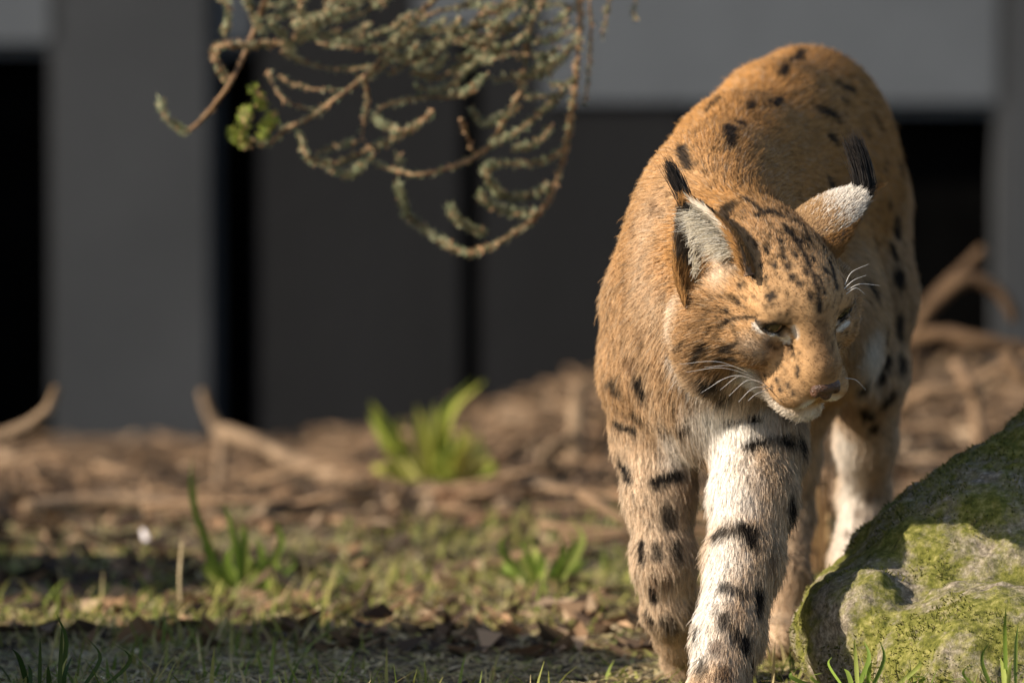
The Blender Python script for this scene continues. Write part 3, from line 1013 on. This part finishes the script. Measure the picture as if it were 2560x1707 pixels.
for *p_, r, st in [(1600, 960, 1612, 976, 17, .9), (1532, 962, 1540, 980, 12, .8), (1574, 903, 1576, 913, 12, .6), (1587, 1039, 1620, 1060, 7, .95), (1538, 1060, 1584, 1078, 7, .95),
                   (1656, 1065, 1723, 1067, 6, .9), (1552, 1157, 1574, 1201, 10, .97), (1641, 1209, 1697, 1191, 11, .95), (1672, 1285, 1672, 1308, 14, .8), (1605, 1363, 1607, 1404, 8, .95),
                   (1643, 1370, 1643, 1388, 12, .65), (1692, 1372, 1692, 1396, 13, .75), (1633, 1475, 1633, 1500, 9, .95), (1669, 1450, 1669, 1462, 10, .6), (1638, 1450, 1638, 1462, 8, .6),
                   (1620, 1540, 1630, 1556, 8, .8), (1668, 1555, 1680, 1575, 13, .65), (1589, 898, 1592, 910, 13, .5), (1567, 800, 1569, 812, 12, .35), (1600, 843, 1604, 856, 13, .4), (1567, 745, 1570, 760, 12, .35),
                   (1633, 516, 1640, 530, 13, .4), (1583, 570, 1586, 585, 14, .35), (1560, 690, 1563, 705, 11, .3)]:
    mark(BLK if st > .6 else BRN, r * 1.25, p_[:2], p_[2:], st=min(1, st * 1.15))
for *p_, r, st in [(1811, 1058, 1898, 1050, 6, .95), (1872, 1119, 1975, 1106, 13, .95), (2000, 1110, 2006, 1130, 15, 1), (1977, 1270, 1972, 1310, 20, 1), (1795, 1340, 1880, 1332, 15, .85), (1855, 1320, 1880, 1365, 14, .9),
                   (1811, 1470, 1857, 1487, 13, .75), (1896, 1485, 1893, 1530, 13, .95), (1811, 1545, 1811, 1562, 15, .75), (1744, 1580, 1742, 1598, 10, .9), (1790, 1615, 1790, 1628, 13, .6),
                   (1836, 1580, 1836, 1600, 10, .8), (1862, 1605, 1858, 1628, 13, .95), (1754, 1660, 1754, 1680, 13, .75), (1811, 1680, 1811, 1698, 12, .7), (1877, 1660, 1875, 1680, 10, .9), (1930, 1400, 1925, 1430, 10, .5)]:
    mark(BLK if st > .7 else BRN, r * 1.15, p_[:2], p_[2:], soft=.45, st=min(1, st * 1.1))
for *p_, r in [(2120, 1190, 2124, 1196, 8), (2140, 1280, 2142, 1290, 8), (2170, 1240, 2172, 1252, 8), (2118, 1330, 2120, 1338, 8), (2150, 1340, 2152, 1352, 7)]:
    mark(BRN, r, p_[:2], p_[2:], st=.6)
# head stripes and spots, plus an ear shadow painted as a stripe
for pl, r in [([(1853, 496), (1880, 512), (1903, 529)], 4), ([(1928, 500), (1966, 523), (1994, 559)], 4), ([(1962, 563), (1996, 609), (2021, 656), (2042, 715), (2050, 778)], 5), ([(2021, 520), (2038, 546)], 9),
              ([(1895, 540), (1930, 530), (1950, 540)], 7), ([(2004, 560), (2026, 606)], 4), ([(2050, 570), (2075, 600)], 5), ([(2076, 656), (2086, 690), (2092, 720)], 4), ([(2046, 690), (2062, 735)], 3),  # first one here is the ear's shadow on the crown, painted black
               ([(1802, 875), (1840, 861)], 6), ([(1760, 862), (1739, 894)], 7), ([(1794, 900), (1836, 898)], 6), ([(1690, 884), (1709, 922)], 4),
              ([(1780, 950), (1806, 985)], 14), ([(1757, 940), (1765, 960)], 8), ([(1720, 850), (1700, 872)], 4), ([(1820, 880), (1852, 882)], 3)]:
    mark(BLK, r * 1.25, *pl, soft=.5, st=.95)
for x_, y_, r in [(1949, 601, 6), (1954, 622, 6), (1958, 639, 6), (1968, 664, 8), (1979, 689, 8), (1996, 706, 6), (2004, 601, 6), (1987, 635, 6), (2063, 672, 7), (2059, 618, 6), (2080, 626, 6), (1932, 733, 7), (1920, 740, 7),
                  (1815, 774, 5), (1848, 710, 5), (1844, 752, 4), (2025, 740, 6), (1966, 576, 6), (1911, 938, 4), (1941, 948, 4.5), (1968, 959, 4.5), (1903, 952, 3.5), (1928, 965, 4), (1949, 971, 4), (1979, 980, 4),
                  (1994, 921, 5), (1991, 933, 4), (1900, 660, 4), (1915, 690, 4), (1880, 690, 4), (1935, 660, 5), (2015, 680, 5), (2032, 645, 5), (1890, 610, 5), (1915, 625, 4)]:
    mark(BLK, r, (x_, y_), (x_ + 3, y_ + 7), soft=.5, st=.95)
# eye rims, nose bridge, mouth, and two shadows painted brown
mark(BLK, 4.5, (1798, 818), (1815, 804), (1832, 797), (1890, 793), soft=.4, st=.9)
mark(BRN, 20, (2045, 830), (2055, 900), (2060, 940), soft=.9, st=.5)
for (up, lo) in LIDS:
    MARK.append(([q - hv(0, 0, 1) * .0050 for q in lo], .0062, np.array(WHT), .3, 1.0))
    MARK.append((lo, .0028, np.array(BLK), .35, 1.0))
    MARK.append((up, .0034, np.array(BLK), .35, 1.0))
    MARK.append(([up[-1], lo[-1]], .0040, np.array(BLK), .4, 1.0))
mark(WHT, 5, (1984, 818), (1992, 840), soft=.6, st=.6)
mark(BRN, 14, (1925, 862), (1960, 872), soft=.7, st=.5)  # shadow below the eye, painted into the fur
MARK.append(([Hd(*q) for q in MOUTH], .0050, np.array(BLK), .4, .95))
for s in (-1, 1):
    MARK.append(([Hd(s * .011, .117, -.056), Hd(s * .021, .108, -.061), Hd(s * .032, .09, -.062)], .0060, np.array(WHT), .5, .8))
    MARK.append(([Hd(0, .102, -.086), Hd(s * .018, .092, -.086), Hd(s * .032, .07, -.080)], .010, np.array((.82, .74, .64)), .6, .9))
MARK.append(([Hd(0, .122, -.046), Hd(0, .119, -.058)], .0020, np.array(BLK), .4, .9))
mark(WHT, 5, (1886, 811), (1905, 828), (1930, 841), (1962, 850), soft=.3)
mark(WHT, 4.5, (2096, 824), (2120, 808), (2142, 786), soft=.3)
mark(BRN, 16, (2060, 800), (2075, 880), (2085, 940), soft=.8, st=.45)  # shaded far side of the nose, painted into the fur


def paint(P, base):
    C = base.copy()
    n_ = len(P)
    C *= (1 + .10 * fbm(P * 45, 3))[:, None]
    loc = (P - HO) @ HM / HS
    hw = np.clip(1.25 - np.linalg.norm(loc / np.array((.085, .12, .075)), axis=1), 0, .5) * 2 * np.clip((loc[:, 2] + .062) / .03, 0, 1)
    tick = np.clip(fbm(loc * np.array((260, 110, 260)), 3) + .05, 0, 1)
    C *= (1 - .95 * hw * tick)[:, None]
    C *= (1 - .55 * (1 - hw) * np.clip(fbm(P * 170, 3), 0, 1))[:, None]
    for pts, r, col, soft, st in MARK:
        pp = np.array(pts)
        m = ((P > pp.min(0) - r * 2.2) & (P < pp.max(0) + r * 2.2)).all(1)
        ix = np.nonzero(m)[0]
        if not len(ix):
            continue
        S = P[ix]
        if len(pts) == 1:
            d = np.linalg.norm(S - pp[0], axis=1)
        else:
            d = np.min([cone_d(S, a, b, 0, 0) for a, b in zip(pp[:-1], pp[1:])], 0)
        d = d / r + .22 * fbm(S * 120, 2)
        w = st * np.clip((1 + soft - d) / (2 * soft), 0, 1)
        C[ix] = C[ix] * (1 - w[:, None]) + col * w[:, None]
    return C


fl, FL, FC = fields(V)
skin = paint(V, FC) * .8
lynx = empty('lynx', (float(W(1850, 1700, .2)[0]), .25, 0), 'spotted tawny lynx with black ear tufts walking with lowered head', 'lynx')
m_skin = attr_mat('lynx_skin', .85)
# ears are part of the same body mesh
EAR_V, EAR_Q, EAR = [], [], []
ear_spec = [(-1, W(1785, 672, -.105), W(1714, 495, -.085), 17, np.array((-.55, -.83, .0))), (1, W(2045, 580, -.03), W(2178, 462, -.035), 19, np.array((.75, .45, -.45)))]
print('EARBASE', Hd(-.058, -.02, .05), Hd(.058, -.02, .05), [e[1] for e in ear_spec])
for s, b0, tip, rpx, opening in ear_spec:
    ax = tip - b0
    Lh = np.linalg.norm(ax)
    ax /= Lh
    op = opening - ax * (opening @ ax)
    op /= np.linalg.norm(op)
    sd = np.cross(ax, op)
    nu, nv = 22, 16
    o = len(EAR_V)
    for shell in (0, 1):
        for j in range(nv + 1):
            v = j / nv
            r = .041 * (1 - v) ** .62 * (1 + .35 * math.sin(v * 2.6)) + .0015
            r = min(r, .047) - .0035 * shell * (1 - .4 * v)
            for i in range(nu + 1):
                u = (i / nu * 2 - 1) * math.radians(108 - 36 * v)
                EAR_V.append(b0 + ax * (Lh * v - .004 * shell * v) - ax * .026 * (1 - v) - op * math.cos(u) * r * .75 + sd * math.sin(u) * r + op * .006)
    st_ = nu + 1
    N1 = (nv + 1) * st_
    for j in range(nv):
        for i in range(nu):
            a = o + j * st_ + i
            EAR_Q.append((a, a + st_, a + st_ + 1, a + 1))
            EAR_Q.append((a + N1, a + N1 + 1, a + N1 + st_ + 1, a + N1 + st_))
        for i, fl_ in ((0, 1), (nu, 0)):
            a = o + j * st_ + i
            qd = (a, a + N1, a + N1 + st_, a + st_)
            EAR_Q.append(qd if fl_ else qd[::-1])
    EAR.append((b0, tip, ax, op, sd, Lh, o, s))
EAR_V, EAR_Q = np.array(EAR_V), np.array(EAR_Q)
nb = len(V)
BV, BQ = np.concatenate([V, EAR_V]), np.concatenate([Q, EAR_Q + nb])
me = mesh_np('body', BV, BQ, m_skin)
set_tint(me, np.concatenate([skin, np.tile((.22, .14, .09), (len(EAR_V), 1))]))
link('body', me, lynx)

# --- fur
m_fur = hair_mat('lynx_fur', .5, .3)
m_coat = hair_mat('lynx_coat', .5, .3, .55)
face_n = VN[Q[:, 0]]
cen = V[Q].mean(1)
hd = np.linalg.norm(cen - Hd(0, .03, -.01), axis=1)
wt = np.where(face_n[:, 1] > .35, .3, 1.0) * np.where(hd < .125, 4.0, 1.0)
NF = 520000
fp, ff = sample(V, Q, NF, wt)
fn = VN[Q[ff, rng.integers(0, 4, NF)]]
out = 0
flow, Ln, col = [], [], []
for a in range(0, NF, 60000):
    x_, y_, z_ = fields(fp[a:a + 60000])
    flow.append(x_)
    Ln.append(y_)
    col.append(z_)
flow, Ln, col = map(np.concatenate, (flow, Ln, col))
t = flow - fn * (flow * fn).sum(1, keepdims=True)
t /= np.linalg.norm(t, axis=1, keepdims=True) + 1e-6
col = paint(fp + t * (Ln * .6)[:, None], col)
# no fur on the eyes, the nose leather or inside the mouth
NOSE = Hd(0, .1215, -.0370)
keep = np.ones(NF, bool)
for e in EYES:
    keep &= np.linalg.norm((fp - e) @ HM / np.array((.0158, .03, .0074)), axis=1) > 1
keep &= np.linalg.norm((fp - NOSE) @ HM / np.array((.0155, .012, .011)), axis=1) > 1
fp, fn, t, Ln, col = fp[keep], fn[keep], t[keep], Ln[keep], col[keep]
NF = len(fp)
jit = rng.normal(size=(NF, 3))
jit2 = rng.random(NF)
Ln = Ln * (.65 + .5 * jit2)
guard = rng.random(NF) < .035
Ln = np.where(guard, Ln * 1.3, Ln)
# locks: strands lean towards the tip of the nearest lock
nc = NF // 14
ci = rng.choice(NF, nc, replace=False)
kd = KDTree(nc)
for i, k in enumerate(ci):
    kd.insert(fp[k], i)
kd.balance()
near = ci[np.array([kd.find(p_)[1] for p_ in fp])]
lift = .36 + .10 * rng.normal(size=NF)
lift = np.where(guard, lift + .15, lift).clip(.15, .9)
lockdir = t + .28 * fbm(fp * 55, 2)[:, None] * np.cross(fn, t) + .16 * jit
grav = np.array((0, 0, -.25))
S = np.linspace(0, 1, 5)
pts = np.zeros((NF, 5, 3))
clump = (fp[near] + t[near] * Ln[near][:, None] * .95 + fn[near] * (Ln[near] * .3)[:, None])
cw = np.clip(Ln / .022, .2, 1) * .45
for i, s in enumerate(S):
    b_ = fp - fn * .0015 + (lockdir * s + fn * (lift * s * (1.25 - .55 * s))[:, None] + grav * (Ln / .03)[:, None] * s * s) * Ln[:, None]
    pts[:, i] = b_ + (clump - b_) * (cw * s * s)[:, None] * (np.linalg.norm(clump - b_, axis=1) < .022)[:, None]
tone = (1 + .22 * rng.normal(size=NF)).clip(.55, 1.5)
col = col * tone[:, None]
dark = rng.random(NF) < .05 * (col.mean(1) < .5)
col[dark] *= .45
light = rng.random(NF) < .10
col[light] = col[light] * .55 + np.array((.62, .52, .40)) * .45 * np.clip(col[light].mean(1, keepdims=True) / .2, .05, 1)
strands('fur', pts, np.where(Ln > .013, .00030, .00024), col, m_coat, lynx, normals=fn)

# --- ear fur
ev, eq = EAR_V, EAR_Q
ep_, ef_, = sample(ev, eq, 40000)
a_, b_, c_, d_ = (ev[eq[:, i]] for i in range(4))
en = np.cross(c_ - a_, d_ - b_)
en = (en / (np.linalg.norm(en, axis=1, keepdims=True) + 1e-12))[ef_]
P_, T_ = [], []
epts = np.zeros((40000, 5, 3))
ecol = np.zeros((40000, 3))
elen = np.zeros(40000)
for b0, tip, ax, op, sd, Lh, o, s in EAR:
    m = np.linalg.norm(ep_ - (b0 + tip) / 2, axis=1) < .11
    q_ = ep_[m] - b0
    hgt = (q_ @ ax) / Lh
    lat = (q_ @ sd)
    inner = (en[m] @ op) > .05
    tdir = ax * .9 + np.sign(lat)[:, None] * -sd * np.where(inner, .5, .05)[:, None] + .18 * rng.normal(size=(m.sum(), 3))
    nrm = en[m]
    wide = .041 * (1 - np.clip(hgt, 0, 1)) ** .62 * (1 + .35 * np.sin(hgt * 2.6))
    rim = np.abs(lat) / np.maximum(wide, .004)
    c = np.where(inner[:, None], np.array((.30, .25, .19)), np.array((.42, .27, .14)))
    right = (q_ @ (sd if sd[0] > 0 else -sd)) > .004
    c = np.where((inner & right)[:, None], np.array((.78, .70, .58)), np.where(inner[:, None], np.array((.13, .10, .075)), c)) if s < 0 else np.where((~inner & (hgt + .14 * rng.normal(size=len(hgt)) > .36))[:, None], np.array((.80, .74, .66)), c)
    c = np.where(((rim > .86) | (hgt > .88))[:, None], np.array((.36, .19, .07)), c)
    if s < 0:
        c = np.where((inner & (rim < .3) & (hgt < .6))[:, None], np.array((.05, .04, .035)), c)
    c = np.where((~inner & (hgt > (.62 if s < 0 else .86)))[:, None], np.array((.03, .024, .02)), c)
    L_ = np.where(inner & (rim > .3), .011, .005) * (.6 + .7 * rng.random(m.sum()))
    pp = np.zeros((m.sum(), 5, 3))
    for i, k in enumerate(S):
        pp[:, i] = ep_[m] + (tdir * k + nrm * (.30 * k * (1.3 - .5 * k))) * L_[:, None]
    epts[m] = pp
    ecol[m] = c * (1 + .2 * rng.normal(size=(m.sum(), 1))).clip(.5, 1.5)
strands('ear_fur', epts, .00024, ecol, m_coat, lynx, normals=en)
# long pale hairs growing across the open ear
b0, tip, ax, op, sd, Lh, o, s = EAR[0]
n = 900
hh = rng.random(n)
sgn = np.where(rng.random(n) < .8, 1, -1)
SDV = sd if sd[0] > 0 else -sd
root = b0 + ax * (Lh * (.02 + .75 * hh))[:, None] + SDV * (sgn * .028 * (1 - hh * .75))[:, None] - op * .002 + .002 * rng.normal(size=(n, 3))
dr = -SDV * (sgn * .8)[:, None] + op * .45 + ax * (.25 + .3 * rng.random(n))[:, None] + .18 * rng.normal(size=(n, 3))
L_ = .014 + .014 * rng.random(n)
hp = np.stack([root + dr * (L_ * k)[:, None] - np.array((0, 0, .006)) * k * k for k in S], 1)
strands('inner_ear_hair', hp, .00028, pick([(.8, .74, .62), (.7, .62, .48), (.82, .78, .7)], n, .1), m_fur, lynx)
# black ear tufts
for (b0, tip, ax, op, sd, Lh, o, s), (tx, ty) in zip(EAR, ((1664, 394), (2141, 334))):
    n = 520
    end = W(tx, ty, tip[1] + .01)
    root = tip - ax * .016 * rng.random((n, 1)) + .0024 * rng.normal(size=(n, 3))
    tgt = root + (end - tip) * (.68 + .42 * rng.random((n, 1))) + .0022 * rng.normal(size=(n, 3))
    mid = (root + tgt) / 2 + .0018 * rng.normal(size=(n, 3)) + ax * .004
    tp = np.stack([root * (1 - k) ** 2 + 2 * k * (1 - k) * mid + tgt * k * k for k in S], 1)
    strands('ear_tuft', tp, .00042, pick([(.02, .016, .014), (.035, .028, .024), (.014, .012, .012)], n, .2), m_fur, lynx)

# --- eyes
m_eye, N, Lk, bs = node_mat('lynx_eye')
tc = N.new('ShaderNodeTexCoord')
gr = N.new('ShaderNodeVectorMath')
gr.operation = 'LENGTH'
sx = N.new('ShaderNodeVectorMath')
sx.operation = 'MULTIPLY'
sx.inputs[1].default_value = (1, 0, 1)
cr = N.new('ShaderNodeValToRGB')
e_ = cr.color_ramp.elements
for _ in range(3):
    e_.new(.5)
for e, (p_, c) in zip(e_, [(.0, (.004, .003, .003)), (.27, (.004, .003, .003)), (.34, (.07, .05, .02)), (.66, (.05, .034, .014)), (.78, (.008, .006, .005))]):
    e.position = p_
    e.color = (*c, 1)
Lk.new(tc.outputs['Object'], sx.inputs[0])
Lk.new(sx.outputs[0], gr.inputs[0])
mm = N.new('ShaderNodeMath')
mm.operation = 'MULTIPLY'
mm.inputs[1].default_value = 1 / .0160
Lk.new(gr.outputs['Value'], mm.inputs[0])
Lk.new(mm.outputs[0], cr.inputs[0])
Lk.new(cr.outputs[0], bs.inputs['Base Color'])
bs.inputs['Roughness'].default_value = .08
gaze = hv(.1, 1, -.2)
for e in EYES:
    bm = bmesh.new()
    bmesh.ops.create_uvsphere(bm, u_segments=24, v_segments=16, radius=.0160)
    me = bpy.data.meshes.new('eye')
    bm.to_mesh(me)
    bm.free()
    me.materials.append(m_eye)
    me.polygons.foreach_set('use_smooth', [True] * len(me.polygons))
    o = link('eye', me, lynx, tuple(e))
    o.rotation_euler = Vector(gaze).to_track_quat('Y', 'Z').to_euler()

# --- nose leather
m_nose = noise_mat('nose_leather', [(.3, (.035, .018, .012)), (.7, (.12, .055, .03))], 160, .45, .4, 500, spec=.5)
fN = Field(NOSE - .03, NOSE + .03, .0012)
fN.ell(Hd(0, .1175, -.0345), np.array((.0155, .008, .0072)) * HS, HM, k=.003)
fN.ell(Hd(0, .1190, -.0425), np.array((.006, .0065, .006)) * HS, HM, k=.003)
for s in (-1, 1):
    fN.ell(Hd(s * .0105, .1175, -.0395), np.array((.0055, .006, .005)) * HS, HM, k=.003)
    fN.ell(Hd(s * .0085, .1245, -.0400), np.array((.0028, .005, .0022)) * HS, HM, k=.001, cut=True)
nv_, nq_ = fN.polygonise()
link('nose', mesh_np('nose', smooth_verts(nv_, nq_, 1), nq_, m_nose), lynx)

# --- whiskers and brow hairs
m_wh = hair_mat('whisker', .3, .2)
wp = []
wh = [((1900, 945), (1800, 905), (1700, 910)), ((1905, 950), (1810, 920), (1715, 930)), ((1910, 955), (1830, 940), (1752, 982)), ((1900, 958), (1850, 940), (1800, 975)), ((1915, 962), (1870, 950), (1822, 990)),
      ((1895, 942), (1830, 915), (1760, 918)), ((1920, 965), (1880, 972), (1846, 1005)), ((1890, 948), (1840, 938), (1790, 955)), ((1925, 970), (1890, 985), (1870, 1002))]
for a, b, c in wh:
    h0 = hit(*a)
    if h0 is None:
        continue
    y0 = h0[1]
    wp.append([h0, W(*b, y0 - .035), W(*c, y0 - .045)])
for a, b, c in [((2112, 712), (2130, 680), (2172, 660)), ((2110, 722), (2135, 700), (2166, 688)), ((2118, 725), (2150, 710), (2200, 714)), ((2115, 735), (2140, 720), (2162, 735)),
                ((2118, 905), (2135, 885), (2160, 872)), ((2115, 925), (2140, 915), (2165, 925)), ((2112, 945), (2140, 950), (2165, 975))]:
    h0 = hit(*a)
    if h0 is None:
        h0 = W(*a, -.1)
    wp.append([h0, W(*b, h0[1]), W(*c, h0[1] + .01)])
wp = np.array([catmull(q, 4) for q in wp])
strands('whiskers', wp, .00045, np.tile((.85, .82, .78), (len(wp), 1)), m_wh, lynx, (1, .8, .6, .4, .2))


# ================================================================== CONIFER WITH A HANGING BRANCH
m_twig = noise_mat('conifer_twig', [(.3, (.14, .08, .04)), (.7, (.32, .2, .11))], 40, .85)
m_trunk = noise_mat('conifer_bark', [(.3, (.05, .03, .02)), (.7, (.16, .10, .065))], 12, .9, .9, 30, (1, 1, .3))
m_needle = attr_mat('conifer_needle', .6, .25)
TY = .85
tree = empty('conifer_tree', (1.15, 1.25, 0), 'conifer with a drooping spray of green twigs hanging before the dark wall', 'tree')
Vt, Ft = tube(catmull([(1.15, 1.25, -.1), (1.16, 1.24, .6), (1.13, 1.22, 1.4), (1.14, 1.22, 2.6)], 8), (.13, .11, .10, .07), 16, .04)
link('trunk', mesh_from('trunk', Vt, Ft, m_trunk), tree)
hub = W(1250, -330, TY)
LIMB = np.array(catmull([(1.13, 1.22, 1.25), (.75, 1.1, 1.16), (.35, 1.0, 1.02), hub, W(1000, -260, TY), W(700, -200, TY)], 12))
Vt, Ft = tube(LIMB, (.035, .028, .02, .014, .009), 10, .05)
limb_o = link('limb', mesh_from('limb', Vt, Ft, m_trunk), tree)


def z4(x, y):
    return (350 + x / 1.809, y / 1.809)


def spray(pts, r=.0022, dens=1.0, size=1.0, tone=None, dy=0.0, brown=.12, bare=False):
    lead = []
    if pts[0][1] < 0:
        x0 = W(*z4(*pts[0]), TY)[0]
        lead = [LIMB[np.argmin(np.abs(LIMB[:, 0] - x0 - .02))]]
    P3 = lead + [W(*z4(*p_), TY + dy + .06 * math.sin(i * 1.3 + pts[0][0])) for i, p_ in enumerate(pts)]
    P = np.array(catmull(P3, 8))
    r *= .8
    Vv, Ff = tube(P, (r, r * .55), 6, .08)
    tw = link('twig', mesh_from('twig', Vv, Ff, m_twig), tree)
    seg = np.linalg.norm(np.diff(P, axis=0), axis=1)
    Lt = seg.sum()
    if bare:
        return
    n_ = max(12, int(Lt * 1500 * dens))
    u = np.sort(rng.random(n_))
    cum = np.concatenate([[0], np.cumsum(seg)]) / Lt
    pos = np.stack([np.interp(u, cum, P[:, i]) for i in range(3)], 1)
    tan = np.stack([np.interp(u, cum, np.gradient(P[:, i])) for i in range(3)], 1)
    tan /= np.linalg.norm(tan, axis=1, keepdims=True) + 1e-9
    rd = rng.normal(size=(n_, 3))
    rd -= tan * (rd * tan).sum(1, keepdims=True)
    rd /= np.linalg.norm(rd, axis=1, keepdims=True) + 1e-9
    d = tan * .6 + rd * (.8 + .25 * rng.random((n_, 1)))
    wd = np.cross(d, rng.normal(size=(n_, 3)))
    wd /= np.linalg.norm(wd, axis=1, keepdims=True) + 1e-9
    ln = size * (.0045 + .005 * rng.random((n_, 1)))
    w_ = size * .0009
    V4 = np.stack([pos - wd * w_, pos + d * ln * .5 - wd * w_ * 1.3, pos + d * ln, pos + d * ln * .5 + wd * w_ * 1.3], 1).reshape(-1, 3)
    me_ = mesh_np('needles', V4, np.arange(n_ * 4).reshape(n_, 4), m_needle, False)
    cc = pick(tone or [(.12, .15, .08), (.18, .20, .11), (.23, .24, .14), (.30, .29, .18)], n_)
    bmask = rng.random(n_) < brown
    cc[bmask] = pick([(.34, .2, .1), (.42, .27, .15)], int(bmask.sum()))
    set_tint(me_, np.repeat(cc, 4, axis=0))
    nd = link('needles', me_, tw)
    tag(nd, kind='stuff')


BRT = [(.2, .25, .04), (.28, .32, .06), (.16, .2, .05)]
# long stems, traced from the spray in the photograph
spray([(620, -420), (590, -100), (560, 20), (520, 130), (470, 250), (410, 370), (340, 470), (270, 550), (210, 600)], .005, .25, .8, brown=.7)
spray([(210, 600), (160, 565), (110, 520), (90, 455)], .0018, 1.2)
spray([(380, -60), (395, 20), (400, 90), (380, 150)], .0016, 1.2)
spray([(490, -60), (500, 40), (520, 90), (560, 150)], .0018, 1.2)
spray([(330, 215), (400, 205), (480, 205), (590, 200), (660, 205)], .003, .9, brown=.4)
spray([(330, 215), (340, 270), (370, 330), (400, 380)], .003, .8, 1.0, brown=.6)
spray([(720, -80), (725, 30), (735, 100), (700, 180), (660, 220)], .0025, 1.1, brown=.3)
spray([(590, 110), (640, 150), (670, 200), (690, 230)], .0016, 1.2)
spray([(1500, -300), (1380, -60), (1260, 70), (1120, 240), (1000, 360), (880, 450), (770, 530), (640, 590)], .0045, .45, .9)
spray([(640, 235), (740, 280), (850, 310), (950, 315), (1040, 300)], .002, .55, .8)
spray([(630, 345), (700, 385), (800, 405), (900, 410)], .002, .45, .8)
spray([(580, 320), (605, 390), (650, 450), (740, 490), (850, 500)], .0018, .25, .8)
spray([(500, 390), (530, 430), (560, 480)], .0016, 1.6, 1.2, BRT)
spray([(450, 640), (470, 570), (480, 500)], .0018, 2.2, 1.3, BRT)
spray([(560, 640), (570, 580), (600, 530)], .0018, 2.2, 1.3, BRT)
spray([(410, 590), (440, 630), (480, 650)], .0018, 1.8, 1.2, BRT)
spray([(660, 580), (600, 640), (540, 650), (470, 620)], .0022, .5, .8)
spray([(1000, -80), (900, 60), (800, 110), (700, 130)], .003, .6)
spray([(1150, -60), (1040, 40), (950, 80), (830, 100)], .0022, .7)
spray([(1230, 60), (1130, 130), (1020, 165), (920, 175)], .002, .8)
spray([(1270, 40), (1220, 140), (1120, 210), (960, 215), (800, 195)], .002, .6)
spray([(1560, -60), (1480, 20), (1330, 60), (1200, 130), (1080, 240)], .003, .7)
spray([(1800, -200), (1720, -40), (1600, 140), (1480, 260), (1360, 350), (1230, 330)], .003, .8)
spray([(1520, 410), (1420, 440), (1300, 440), (1180, 460), (1080, 490)], .0025, .5, .8)
spray([(1330, 500), (1240, 570), (1120, 640), (1000, 690), (880, 740), (760, 710), (720, 600)], .003, 1.1, brown=.25)
spray([(1180, 590), (1090, 560), (1060, 520)], .0018, 1.6)
spray([(1060, 700), (990, 760), (930, 790), (860, 760)], .002, 1.8)
spray([(1010, 350), (1030, 430), (1015, 530), (1000, 640)], .0025, .4, .8, brown=.5)
spray([(980, 640), (900, 660), (800, 690)], .002, .6)
spray([(1720, 420), (1650, 540), (1590, 650), (1530, 700), (1400, 760), (1260, 790), (1150, 770), (1070, 745)], .0038, .55, .9, brown=.3)
spray([(1150, 770), (1180, 740), (1165, 700)], .0015, .6)
spray([(1450, 540), (1475, 600), (1500, 680)], .003, .3, .8, brown=.7)
spray([(2000, -200), (1990, 60), (1980, 260), (1960, 450), (1930, 640), (1880, 830), (1790, 980), (1650, 1080), (1500, 1150)], .0042, .9, brown=.4)
spray([(1500, 1150), (1400, 1110), (1300, 1040), (1210, 970), (1180, 880), (1160, 830)], .0026, 1.5, 1.1)
spray([(1560, 1060), (1480, 1020), (1420, 980), (1400, 930)], .002, 1.7, 1.1)
spray([(1790, 960), (1680, 960), (1590, 930), (1540, 880)], .0022, 1.6, 1.1)
spray([(1860, 840), (1770, 880), (1660, 890), (1590, 840), (1560, 770), (1600, 740)], .0022, 1.6, 1.1)
spray([(1930, 660), (1850, 720), (1740, 740), (1620, 740)], .002, .8)
spray([(1720, 480), (1640, 520), (1560, 560), (1500, 500)], .002, 1.2)
spray([(1900, 430), (1800, 520), (1700, 600), (1590, 650)], .0025, 1.3)
spray([(1870, 560), (1800, 640), (1700, 670)], .002, 1.2)
spray([(1840, -60), (1760, 120), (1740, 300), (1720, 420)], .003, .9, brown=.3)
spray([(1700, -80), (1640, 30), (1560, 60), (1500, 120)], .003, .9, brown=.6)
spray([(1990, 160), (1890, 270), (1760, 340), (1600, 360)], .002, 1.0)
spray([(1760, 250), (1660, 240), (1540, 200), (1420, 180)], .002, .9, brown=.4)
spray([(2040, -80), (2040, 120), (2030, 330), (2010, 470)], .002, .5, .8)
spray([(2250, -60), (2235, 40), (2240, 90)], .0016, .5, .8)
spray([(2130, -60), (2110, 60), (2090, 160)], .0016, .5, .8)
spray([(1600, 160), (1500, 300), (1380, 400), (1260, 400)], .002, 1.0)
spray([(1450, 80), (1380, 190), (1260, 260), (1120, 340)], .002, .9)
for i in range(44):
    x0 = random.uniform(620, 2020)
    y0 = random.uniform(-60, 150 + max(0, x0 - 900) * .3)
    L_ = random.uniform(90, 230)
    a_ = random.uniform(2.2, 3.3)
    spray([(x0, y0), (x0 + .5 * L_ * math.cos(a_), y0 + .55 * L_ * math.sin(a_) + 25), (x0 + L_ * math.cos(a_), y0 + .8 * L_ * math.sin(a_) + 20)], .0015, .9, .95, dy=random.uniform(-.08, .12))
